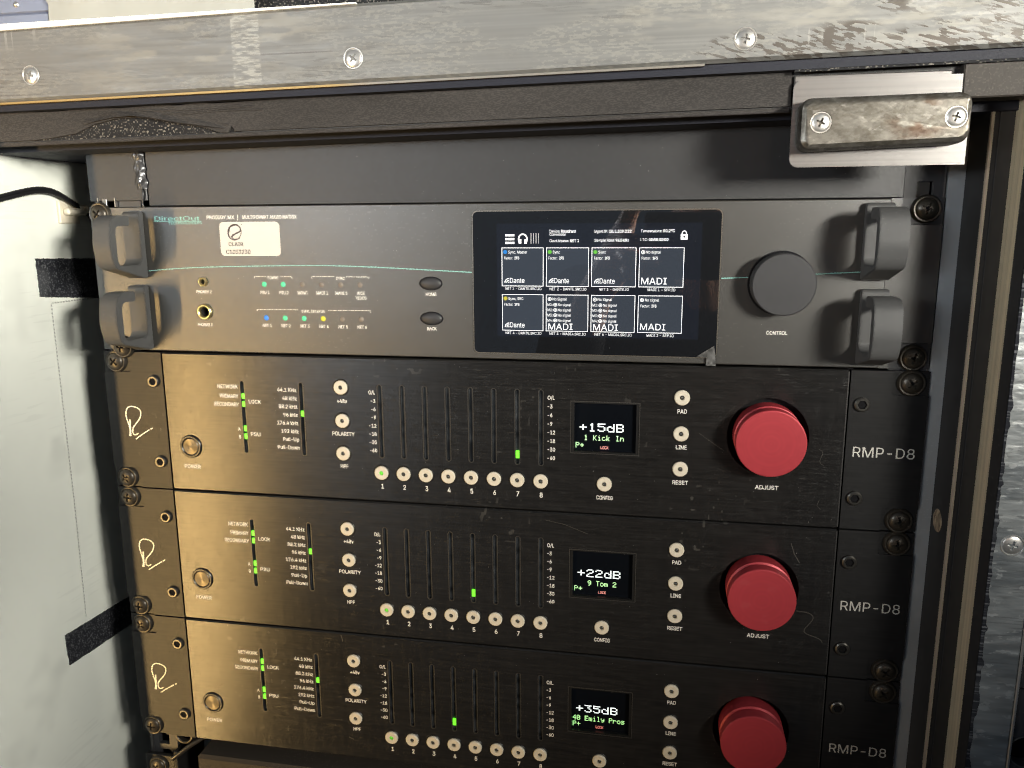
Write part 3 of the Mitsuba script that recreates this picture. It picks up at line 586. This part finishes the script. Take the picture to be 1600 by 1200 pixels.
for r, (c, d) in enumerate(rows):
    for q, (a, b) in enumerate(cols):
        s, k = st[r][q]; ST(s, a + 3.7, d - 3.2, 1.5, stretch=.85)
        if k == 'o': S.append(plate(Point(a + 2.1, d - 2.5).buffer(1.05).difference(Point(a + 2.1, d - 2.5).buffer(.75)).union(Point(a + 2.1, d - 2.5).buffer(.4)), -.99, -.94))
        else: dots[k].append(plate(Point(a + 2.0, d - 2.4).buffer(1.1), -1.0, -.94))
        quad = r == 1 and q in (1, 2)
        if quad:
            for n_ in range(4):
                z = d - 6.3 - n_ * 2.9; ST(f'M{n_+1}:', a + .9, z, 1.45, stretch=.85); ST('No signal', a + 6.7, z, 1.45, stretch=.85)
                S.append(plate(Point(a + 5.2, z + .7).buffer(1.0).difference(Point(a + 5.2, z + .7).buffer(.7)).union(Point(a + 5.2, z + .7).buffer(.4)), -.99, -.94))
        else: ST('Factor:', a + 1.4, d - 6.4, 1.45); ST('2FS', a + 7.2, d - 6.4, 1.45, bold=True)
        if (r, q) in ((0, 0), (0, 1), (0, 2), (1, 0)):
            ST('Dante', a + 4.6, c + 1.9, 2.7, width=8.2)
            S.append(plate(sbox(a + 1.5, c + 1.9, a + 4.1, c + 4.5).intersection(unary_union([Point(a + 4.1, c + 1.9).buffer(2.6).difference(Point(a + 4.1, c + 1.9).buffer(2.1)), Point(a + 4.1, c + 1.9).buffer(1.6).difference(Point(a + 4.1, c + 1.9).buffer(1.1)), Point(a + 4.1, c + 1.9).buffer(.6)])), -.99, -.94))
        else: ST('MADI', a + 1.4, c + (.9 if quad else 1.6), 3.5, width=13.6)
        ST(cap[r][q], (a + b) / 2 + .4, c - 2.0, 1.4, align='c', stretch=.95)
part(ts, 'tile_lettering', cat(*S), 'screen_print', label='white status lettering and tile outlines', emit=(.9, .93, .95), weight=.2)
part(ts, 'status_dot', cat(*dots['b']), 'screen_matt', label='blue status dot', emit=(.03, .30, .85))
for m_ in dots['g']: part(ts, 'status_dot', m_, 'screen_matt', emit=(.18, .70, .06))
part(ts, 'status_dot', cat(*dots['y']), 'screen_matt', label='yellow status dot', emit=(.80, .68, .06))
part(ts, 'level_bars', cat(*[B(x, x + .35, -.99, -.94, -23.2, -17.6) for x in (272.6, 274.0, 275.4, 276.8)]), 'screen_print', emit=(.22, .22, .23))
pt_ = 'clear_tape'; labels[pt_] = {'label': 'scrap of clear tape on the touchscreen lower right corner', 'category': 'tape'}
put(pt_, plate(Polygon([(363.5, -83.6), (372.6, -77.6), (373.4, -83.6), (373.9, -88.6), (368.6, -88.4), (368.9, -84.2)]), -1.75, -1.6), 'tape_film')
# asset sticker on the unit
sk = thing('asset_sticker', 'small white asset sticker with a swirl emblem below the maker name', 'sticker')
part(sk, 'paper', plate(rrect(86.8, 124.8, -30.2, -10.5, 2.6), -.28, -.03), 'label_paper')
E_ = affinity.rotate(affinity.scale(Point(96.4, -16.4).buffer(1, 32), 4.4, 4.9), -28)
E2 = affinity.rotate(affinity.scale(Point(96.6, -16.5).buffer(1, 32), 3.7, 4.3), -28)
emb = cat(plate(E_.difference(E2), -.36, -.29), stroke([(93.4, -16.2), (93.6, -13.8), (96.2, -12.5), (99.2, -13.0), (100.2, -15.4), (97.4, -16.9), (95.2, -18.4), (94.6, -19.6), (96.8, -20.4), (99.4, -19.6)], .55, -.29, .07), stroke([(94.2, -19.0), (96.4, -17.6), (99.0, -16.4), (100.4, -15.4)], .8, -.29, .07), plate(Point(101.2, -12.1).buffer(.3), -.36, -.29))
part(sk, 'emblem', emb, 'label_ink'); part(sk, 'lettering', txt('CLAIR', 96.7, -24.4, 2.1, width=9.4, y=-.29, bold=True), 'label_ink'); part(sk, 'lettering', txt('C1033230', 97.9, -29.0, 2.4, width=15.6, y=-.29, bold=True), 'label_ink')

# ================================================================ PREAMPS
U = 88.9
SP = {'gain': ['+15dB', '+22dB', '+35dB'], 'name': [' 1 Kick In', '9 Tom 2', '40 Emily Pros'], 'led': [6, 4, 3]}
BTN = [('+48v', 157.9, -18.5), ('POLARITY', 158.0, -38.9), ('HPF', 157.6, -59.2), ('PAD', 356.8, -18.0), ('LINE', 356.9, -38.5), ('RESET', 357.1, -58.8), ('CONFIG', 315.0, -69.9)] + [(str(i + 1), 181.5 + i * 13.82, -70.2) for i in range(8)]
METER = [181.9 + i * 13.77 for i in range(8)]
def scratch(u, pts, w):
    part(u, 'scratch', cat(*[stroke(p, w, -.02, .03) for p in pts]), 'scratch_pale')

def preamp(n, label):
    z0 = -U * (n + 1); u = thing('microphone_preamp', label, 'preamp', 'microphone preamps stacked below the touchscreen unit')
    f = rbox(41.1, 442.9, 0, 7, z0 - U + .55, z0 - .35, .7)
    slots = [(93.9, -62.0, -16.6), (132.2, -61.8, -16.6)] + [(x, -60.9, -16.4) for x in METER]
    for x, a, b in slots: f = f - hullslot(x, z0 + a, z0 + b, 2.7, -1, 9)
    f = f - B(295.6, 333.8, -1, 9, z0 - 52.2, z0 - 22.3) - cyl(403.1, z0 - 38.4, 21.6, -1, 9, 72)
    for _, x, z in BTN: f = f - cyl(x, z0 + z, 5.15, -1, 9, 36)
    f = f - cyl(56.3, z0 - 59.5, 7.4, -1, 9, 40)
    part(u, 'front_plate', f, 'brushed_black', uv='grain_x')
    part(u, 'side_bevel', B(442.2, 442.75, -.1, .4, z0 - U + 1.4, z0 - 1.2), 'bevel_metal')
    part(u, 'backing', B(38, 446, 7.1, 8.2, z0 - U + .6, z0 - .5), 'seam_dark')
    for side in (0, 1):
        a, b = (0, 40.3) if side == 0 else (443.7, 482.6)
        nx = (a - 1, 18.4) if side == 0 else (464.4, b + 1)
        pg = sbox(a, z0 - U + .5, b, z0 - .45).difference(unary_union([sbox(nx[0], z0 - 13.2, nx[1], z0 + 1), sbox(nx[0], z0 - U - 1, nx[1], z0 - U + 13.4)]))
        e = part(u, 'ear', plate(pg, .5, 4.0), 'brushed_ear', uv='grain_x')
        part(e, 'tab', B(a, nx[1] + .5 if side == 0 else b, 1.6, 4.1, z0 - 13.6, z0 - .45) if side == 0 else B(nx[0] - .5, b, 1.6, 4.1, z0 - 13.6, z0 - .45), 'brushed_ear', uv='grain_x')
        part(e, 'tab', B(a, nx[1] + .5, 1.6, 4.1, z0 - U + .5, z0 - U + 13.8) if side == 0 else B(nx[0] - .5, b, 1.6, 4.1, z0 - U + .5, z0 - U + 13.8), 'brushed_ear', uv='grain_x')
        for z in (-18.6, -70.6): hex_screw(u, 34.2 if side == 0 else 450.0, z0 + z, .5)
        for z in (-6.6, -U + 6.6): rack_screw(u, 8.9 if side == 0 else 473.7, z0 + z, 1.6, rng.uniform(-20, 60))
    # power button
    part(u, 'power_bezel', moved(ring(5.4, 7.3, -1.2, 2, .5, 44), 56.3, 0, z0 - 59.5), 'ring_black', smooth=30)
    pb = part(u, 'power_button', disc(56.3, z0 - 59.5, 5.3, -.9, 3, .3, 44), 'rim_metal')
    rr_, tt = np.meshgrid(np.linspace(.25, 5.0, 6), np.linspace(0, 2 * math.pi, 49)); ii = np.arange(294).reshape(49, 6)
    fc = [q for i in range(48) for j in range(5) for q in ([ii[i, j], ii[i, j + 1], ii[i + 1, j + 1]], [ii[i, j], ii[i + 1, j + 1], ii[i + 1, j]])]
    fm = trimesh.Trimesh(np.stack([56.3 + rr_ * np.cos(tt), -.93 - .12 * (1 - (rr_ / 5) ** 2), z0 - 59.5 + rr_ * np.sin(tt)], -1).reshape(-1, 3), fc, process=False)
    if fm.face_normals[0][1] > 0: fm.invert()
    part(pb, 'spun_face', fm, 'spun_metal', uv=np.stack([rr_.ravel() * .001, tt.ravel() * .003], 1))
    # buttons
    for s, x, z in BTN:
        part(u, 'button_collar', moved(ring(4.35, 5.1, -.5, 3, .25, 40), x, 0, z0 + z), 'ring_black', smooth=30)
        cap_ = disc(x, z0 + z, 4.25, -1.6, 3, .45, 40) - cyl(x, z0 + z, 1.45, -3, -.9, 24)
        k = part(u, 'button', cap_, 'cream_cap', smooth=30)
        lens = moved(lathe([(.001, -.7), (.7, -.55), (1.2, -.1), (1.4, .4)], 20), x, -.9, z0 + z)
        if s == '1': part(k, 'lens', lens, 'led_green', smooth=True, emit=(.16, .85, .05))
        else: part(k, 'lens', lens, 'dome_dark', smooth=True)
    # led strips behind the slots
    for x, a, b in slots: part(u, 'slot_highlight', plate(slot_poly(x, z0 + a - .3, z0 + b + .3, 3.3).difference(slot_poly(x, z0 + a + .05, z0 + b - .05, 2.6)), -.05, 1.2), 'rim_metal')  # lighter outlines paint the light caught on the slot edges
    for x, a, b in slots: part(u, 'led_strip', B(x - 1.9, x + 1.9, 2.0, 2.6, z0 + a - .5, z0 + b + .5), 'led_strip')
    def led(x, z, h=3.6): part(u, 'lit_led', rbox(x - 1.2, x + 1.2, .5, 1.9, z0 + z - h / 2, z0 + z + h / 2, .25), 'led_green', emit=(.13, .82, .02))
    for z in (-26.2, -31.2, -46.6, -51.6): led(93.9, z)
    led(132.2, -35.8); led(METER[SP['led'][n]], -55.1, 4.6)
    # lettering
    def w(s, x, z, h=2.3, al='c', **k): part(u, 'lettering', txt(s, x, z0 + z, h, al, bold=True, **{'stretch': .84, **k}), 'print_white')
    w('POWER', 56.2, -73.8, 2.4, width=11.0)
    for s, z in (('NETWORK', -21.4), ('PRIMARY', -27.3), ('SECONDARY', -32.5)): w(s, 91.1, z, 2.3, 'r', stretch=.86)
    w('LOCK', 97.7, -30.4, 2.3, 'l', width=8); w('A', 90.9, -47.9, 2.1, 'r'); w('B', 90.9, -52.8, 2.1, 'r'); w('PSU', 97.6, -50.9, 2.3, 'l', width=6.4)
    for i, s in enumerate(('44.1 KHz', '48 kHz', '88.2 kHz', '96 kHz', '176.4 kHz', '192 kHz', 'Pull-Up', 'Pull-Down')): w(s, 129.3, -22.3 - i * 5.14, 2.3, 'r', stretch=.9)
    w('+48v', 158.2, -28.0, 2.3); w('POLARITY', 158.1, -48.2, 2.3, stretch=.9); w('HPF', 157.9, -68.5, 2.3)
    w('PAD', 357.1, -27.0, 2.3); w('LINE', 357.3, -47.5, 2.3); w('RESET', 357.4, -68.0, 2.3, stretch=.9); w('CONFIG', 315.2, -79.4, 2.3, width=9.4); w('ADJUST', 404.1, -68.3, 2.3, width=12.4)
    for i, s in enumerate(('O/L', '-3', '-6', '-9', '-12', '-18', '-30', '-60')):
        w(s, 179.1, -22.1 - i * 5.07, 2.2, 'r'); w(s, 282.1, -21.7 - i * 5.07, 2.2, 'l')
    for i in range(8): w(str(i + 1), 181.7 + i * 13.83, -80.2, 2.9)
    part(u, 'model_lettering', txt('RMP-D8', 447.4, z0 - 47.6, 5.6, 'l', y=.44, width=31), 'engraved')
    # meter display
    d = part(u, 'display', B(295.8, 333.6, 3.2, 4.2, z0 - 52, z0 - 22.5), 'screen_black', label='small dot-matrix display')
    part(d, 'frame', plate(sbox(295.7, z0 - 52.1, 333.7, z0 - 22.4).difference(sbox(297.2, z0 - 51.4, 332.2, z0 - 23.2)), .4, 3.1), 'ring_black')
    part(d, 'frame_edge', plate(sbox(295.2, z0 - 52.6, 334.2, z0 - 21.9).difference(sbox(295.6, z0 - 52.2, 333.8, z0 - 22.3)), -.05, .6), 'rim_metal')
    gx = {0: 300.0, 1: 299.9, 2: 299.9}[n]
    part(d, 'gain_reading', pixtext(SP['gain'][n], gx, z0 - 40.2, .87, .70, 3.15), 'screen_print', emit=(.80, .95, .92))
    nm = SP['name'][n]
    if n == 0: part(d, 'channel_name', pixtext('1 Kick In', 302.8, z0 - 45.4, .425, .46, 3.15), 'screen_print', emit=(.33, .95, .22))
    elif n == 1: part(d, 'channel_name', pixtext(nm, 306.0, z0 - 45.6, .41, .47, 3.15), 'screen_print', emit=(.33, .95, .22))
    else: part(d, 'channel_name', pixtext(nm, 298.0, z0 - 45.9, .41, .48, 3.15), 'screen_print', emit=(.33, .95, .22))
    part(d, 'mode_mark', pixtext('P+', 298.0, z0 - 50.0 + (.7 if n == 1 else 0), .43, .47, 3.15), 'screen_print', emit=(.33, .95, .22))
    part(d, 'lock_mark', pixtext('LOCK', 312.2, z0 - 50.3, .20, .24, 3.15), 'screen_print', emit=(.9, .09, .05))
    # red adjust knob in its well
    kx, kz = 403.1, z0 - 38.4
    part(u, 'knob_well', cyl(kx, kz, 21.5, 5.8, 6.6, 60), 'hole_black')
    prof = [(0.001, -15.0), (17.3, -15.0), (17.9, -14.8), (18.2, -14.3), (18.2, -8.4), (17.1, -7.9), (17.1, -5.4), (18.2, -4.9), (18.2, 5.5), (.001, 5.5)]
    part(u, 'adjust_knob', moved(lathe(prof, 90), kx, 0, kz), 'knob_red', label='red adjust knob', smooth=30)
    # hand-drawn letter mark on the left ear
    q = lambda p: [(x, z0 + z) for x, z in p]
    mk = cat(stroke(q([(13.3, -54.4), (13.2, -45.8), (12.5, -38.9), (14.0, -36.2), (19.1, -35.6), (22.6, -37.8), (22.2, -41.9), (18.2, -47.0), (16.0, -50.5), (16.3, -53.3), (19.5, -52.8)]), .75, .45), stroke(q([(14.7, -44.3), (14.2, -54.4)]), 1.0, .45), stroke(q([(17.8, -56.5), (22, -53.6), (27.6, -50.2)]), .7, .45), stroke(q([(28.8, -49.5), (29.9, -48.9)]), .7, .45))
    part(u, 'marker_letter', mk, 'marker_white', label='hand-drawn white letter on the left ear')
    return u
p0 = preamp(0, 'uppermost black preamp with three stacked below, display reading +15dB')
labels[p0]['label'] = 'upper black preamp with a red knob, display reading +15dB 1 Kick In'
p1 = preamp(1, 'middle black preamp with a red knob, display reading +22dB 9 Tom 2')
p2 = preamp(2, 'lowest black preamp with a red knob, display reading +35dB 40 Emily Pros')
def q_(n, pts): return [(x, -U * (n + 1) + z) for x, z in pts]
scratch(p0, [q_(0, [(430, -44), (432, -47), (431, -50), (433, -53)]), q_(0, [(432, -73), (431, -76), (433, -78)]), q_(0, [(367, -38), (374, -43), (380, -47)])], .22)
scratch(p1, [q_(1, [(424, -50), (431, -58), (429, -62), (435, -65), (439, -68)]), q_(1, [(419, -10), (421, -16), (424, -21)])], .45)
scratch(p1, [q_(1, [(281, -5), (292, -7), (306, -12)])], .2)
scratch(p2, [q_(2, [(60, -49), (62, -47.5), (65, -45.5)]), q_(2, [(71, -75), (73, -73.5), (74, -76), (75.5, -77)]), q_(2, [(152, -74), (155, -75)]), q_(2, [(150, -1.8), (151, -6)])], .55)

def dust(u, x0, x1, z0, z1, y, n, m='dust', seed=1, big=.32):
    g = np.random.default_rng(seed); out = []
    for _ in range(n):
        x, z, a, b = g.uniform(x0, x1), g.uniform(z0, z1), g.uniform(.08, big) * g.random(), g.uniform(.08, .2)
        t = g.uniform(0, 3.1); c, q = math.cos(t), math.sin(t)
        out.append(Polygon([(x + a * c, z + a * q), (x - b * q, z + b * c), (x - a * c, z - a * q), (x + b * q, z - b * c)]))
    k = part(u, 'dust_specks', cat(*[plate(p, y - .03, y) for p in out if p.area > 1e-3]), m); labels[k] = {'kind': 'stuff', 'label': 'pale dust specks'}
dust(p0, 100, 440, -2 * U + 2, -U - 2, -.02, 90, seed=2); dust(p1, 100, 440, -3 * U + 2, -2 * U - 2, -.02, 90, seed=3); dust(p2, 100, 440, -4 * U + 2, -3 * U - 2, -.02, 90, seed=4)
dust(mx, 45, 440, -86, -3, -.02, 60, seed=5); dust(bp, 45, 455, 0, 32, .98, 50, seed=6); dust(ts, 242, 372, -83, -7, -1.52, 46, m='dust_dim', seed=7, big=.26)

# ================================================================ NEXT UNIT BELOW
lo = thing('lower_rack_unit', 'black rack unit with a pale bracket at the bottom edge below the preamps', 'rack unit')
part(lo, 'chassis', rbox(44, 440, -6, 200, -470, -363.5, 2.0), 'chassis_black')
part(lo, 'shadow_gap', B(30, 478, 30, 34, -366, -355), 'dark_void')
part(lo, 'bracket', rbox(1, 24, 0, 3, -470, -371.5, .4), 'brushed_ear')
part(lo, 'bracket_arm', turned(rbox(24, 27, -2, 30, -420, -366, .5), 0), 'brushed_ear')
part(lo, 'bracket_loop', moved(ring(5.0, 7.0, -.5, 3, .5, 30), 28.5, 5, -357.5), 'screw_black', smooth=30)
part(lo, 'hinge_pin', tube([(24, -3, -371), (34, 0, -363), (43, 6, -358)], 1.6, 10), 'hex_steel', smooth=True)
rack_screw(lo, 11.2, -379, -.1, 30)

# ================================================================ FLOOR AND THE PERSON TAKING THE PICTURE (seen mirrored in the glass)
put('floor', B(-3000, 3000, -3600, 1500, -1590, -1560), 'floor_dark'); labels['floor'] = {'label': 'dark floor under the rack', 'category': 'floor', 'kind': 'structure'}
RV, DV, FV = np.array([.98320, .18244, -.00533]), np.array([.03003, -.19046, -.98124]), np.array([-.18003, .96459, -.19274])
def loc(a, b, c): return EYE * 1000 + a * RV + b * DV + c * FV
def ball(p, r): return m3.Manifold.sphere(r, 20).translate(tuple(float(v) for v in p))
def chain(*js): return m3.Manifold.batch_boolean([m3.Manifold.batch_hull([ball(*a), ball(*b)]) for a, b in zip(js, js[1:])], m3.OpType.Add)
def skin_mesh(parts, step=6, n=8):
    m = tri(m3.Manifold.batch_boolean(parts, m3.OpType.Add).refine_to_length(step)); m = trimesh.Trimesh(m.vertices, m.faces); trimesh.smoothing.filter_taubin(m, iterations=n); return m
def hand(wrist, mcps, fingers, thumb):
    p = [m3.Manifold.batch_hull([ball(wrist, 21), ball(mcps[0], 10), ball(mcps[1], 10)]), m3.Manifold.batch_hull([ball(wrist, 21), ball(mcps[1], 10), ball(mcps[2], 10)]), m3.Manifold.batch_hull([ball(wrist, 21), ball(mcps[2], 10), ball(mcps[3], 9)])]
    for m_, f in zip(mcps, fingers): p.append(chain((m_, 9.6), (f[0], 8.8), (f[1], 7.8), (f[2], 6.6)))
    p.append(m3.Manifold.batch_hull([ball(wrist, 20), ball(thumb[0], 12), ball(mcps[0], 9)])); p.append(chain((thumb[0], 12), (thumb[1], 10), (thumb[2], 8.4)))
    return p
ph = thing('phone', 'dark phone held up in front of the rack', 'phone')
pb_ = tri(rbox(-20, 127, -58, 14, -10, -2, 2.2)); pb_.vertices = np.array([loc(v[0], -v[2] + 0, v[1]) if False else loc(v[0], -v[1], v[2]) for v in np.asarray(tri(rbox(-20, 127, -58, 14, -10, -2, 2.2)).vertices)])
part(ph, 'body', pb_, 'phone_case')
rg = tri(m3.Manifold.cylinder(1.2, 27, 27, 48) - m3.Manifold.cylinder(3, 24.5, 24.5, 48).translate((0, 0, -1))); rg.vertices = np.array([loc(v[0] + 58, v[1] + 24, v[2] - 1.9) for v in rg.vertices]); part(ph, 'ring', rg, 'hex_steel')
pe = thing('person', 'person in a dark jacket holding up a phone with both hands', 'person')
wl, wr = loc(-95, 95, -60), loc(196, 92, -60)
LH = hand(wl, [loc(-42, -6, -22), loc(-46, 14, -20), loc(-48, 33, -20), loc(-46, 50, -24)],
          [(loc(-32, -25, -15), loc(-12, -25, -10), loc(8, -23, -9)), (loc(-36, 14, 5), loc(-24, 15, 9), loc(-13, 17, 6)), (loc(-36, 33, 6), loc(-20, 34, 10), loc(-6, 36, 6)), (loc(-36, 50, 2), loc(-22, 52, 6), loc(-9, 53, 5))],
          (loc(-56, 48, -36), loc(-26, 38, -19), loc(2, 32, -18)))
RH = hand(wr, [loc(150, -6, -22), loc(154, 14, -20), loc(156, 33, -20), loc(154, 50, -24)],
          [(loc(140, -25, -15), loc(120, -25, -10), loc(100, -23, -9)), (loc(144, 14, 5), loc(130, 15, 9), loc(114, 17, 6)), (loc(144, 33, 6), loc(128, 34, 10), loc(112, 36, 6)), (loc(144, 50, 2), loc(130, 52, 6), loc(117, 53, 5))],
          (loc(164, 48, -36), loc(134, 38, -19), loc(106, 32, -18)))
el, er, sl, sr = np.array([185, -690, -330.]), np.array([625, -665, -335.]), np.array([225, -810, -125.]), np.array([600, -800, -125.])
hd = np.array([408, -745, 85.])
head = [m3.Manifold.batch_hull([ball(hd + [0, -25, 30], 76), ball(hd + [0, 18, 10], 66), ball(hd + [0, 40, -62], 34)]), chain((hd + [0, -20, -50], 52), (np.array([410, -790, -110.]), 60)),
        chain((hd + [0, 84, 8], 8), (hd + [0, 98, -22], 12), (hd + [0, 84, -28], 10)), *[m3.Manifold.batch_hull([ball(hd + [sx * 72, -12, 16], 12), ball(hd + [sx * 72, -8, -22], 9)]) for sx in (-1, 1)], chain((hd + [-20, 72, -52], 7), (hd + [20, 72, -52], 7))]
arms = [chain((wl, 22), (el, 40)), chain((wr, 22), (er, 40))]
trunk = [m3.Manifold.batch_hull([ball(sl + [40, 0, 0], 55), ball(sr + [-40, 0, 0], 55), ball((320, -800, -330), 95), ball((505, -800, -330), 95)]), m3.Manifold.batch_hull([ball((320, -800, -330), 90), ball((505, -800, -330), 90), ball((340, -800, -600), 95), ball((490, -800, -600), 95)])]
legs = [chain(((330, -800, -640), 88), ((320, -790, -1080), 58), ((315, -800, -1500), 42)), chain(((500, -800, -640), 88), ((510, -790, -1080), 58), ((515, -800, -1500), 42))]
part(pe, 'body', skin_mesh(LH + RH + head + arms + [chain((el, 38), (sl, 45)), chain((er, 38), (sr, 45))] + trunk + legs, 7, 6), 'skin', smooth=True)
big = lambda c, k: chain(*[(p, q + k) for p, q in c])
part(pe, 'jacket', skin_mesh([big([(wl + (el - wl) * .22, 27), (el, 42), (sl, 50)], 5), big([(wr + (er - wr) * .22, 27), (er, 42), (sr, 50)], 5), m3.Manifold.batch_hull([ball(sl + [40, 0, 0], 64), ball(sr + [-40, 0, 0], 64), ball((320, -800, -330), 106), ball((505, -800, -330), 106)]), m3.Manifold.batch_hull([ball((320, -800, -330), 104), ball((505, -800, -330), 104), ball((340, -800, -640), 112), ball((490, -800, -640), 112)])], 18, 6), 'jacket_cloth', smooth=True)
part(pe, 'trousers', skin_mesh([big([((332, -800, -660), 88), ((320, -790, -1080), 62), ((315, -800, -1490), 52)], 10), big([((498, -800, -660), 88), ((510, -790, -1080), 62), ((515, -800, -1490), 52)], 10)], 30, 4), 'jacket_cloth', smooth=True)
for x in (315, 515): part(pe, 'shoe', m3.Manifold.batch_hull([ball((x, -815, -1520), 40), ball((x, -690, -1530), 30)]), 'knob_black', smooth=True)
part(pe, 'hair', skin_mesh([m3.Manifold.batch_hull([ball(hd + [0, -30, 38], 80), ball(hd + [0, 4, 52], 66), ball(hd + [0, -50, -10], 66)])], 10, 4), 'jacket_cloth', smooth=True)

# ================================================================ CASE STACKED ABOVE AND GEAR AT THE RIGHT
up = thing('stacked_case', 'upper case edge with speckled black panel above the aluminium edging', 'flight case')
part(up, 'panel', B(-140, 660, -40, -30, 92.2, 170), 'rough_foam')
part(up, 'metal_rail', rbox(-140, 27.9, -47, -41, 96.2, 140, 1.2), 'blue_grey_metal'); part(up, 'rail_groove', rbox(-140, 27.7, -48.5, -41, 90.6, 95.8, .6), 'blue_grey_metal')
part(up, 'rail_rivet', moved(lathe([(.001, -1), (1, -.8), (1.6, 0)], 20), 8, -47, 101), 'zinc_screw', smooth=True)
part(up, 'highlight_strip', plate(Polygon([(-140, 85.8), (196, 90.9), (196, 91.5), (28, 91.2), (-140, 90.5)]), -50.6, -48.6), 'print_white', label='white strip painting the highlight along the top of the edging')  # white strip added in place of the bright highlight on the edging bevel
sh = thing('paper_sheet', 'pale paper sheet taped above the left end of the aluminium edging', 'paper')
put(sh + '__sheet', plate(Polygon([(29.5, 140), (27.0, 104), (29.4, 99), (28.6, 89.6), (60, 90.2), (100, 91), (143.4, 91.5), (143.6, 140)]), -50, -49.6), 'paper_white')
gr = thing('equipment_panel', 'dark equipment panel at the lower right edge beside the scuffed edging', 'equipment')
pn = B(520.4, 640, -47, -40, -620, -150) - cyl(528.2, -270.5, 8, -60, -30, 40)
part(gr, 'face', pn, 'rail_paint'); part(gr, 'hole_rim', moved(ring(8.1, 8.9, -47.6, -44, .3, 40), 528.2, 0, -270.5), 'hex_steel', smooth=30)
part(gr, 'lip', rbox(518.4, 519.8, -50.6, -44, -620, -196, .4), 'zinc_screw')
part(gr, 'backing', B(519, 640, -38, -30, -620, -150), 'dark_void')
part(gr, 'joint', B(520.5, 640, -47.3, -46.9, -236.8, -236), 'hole_black')
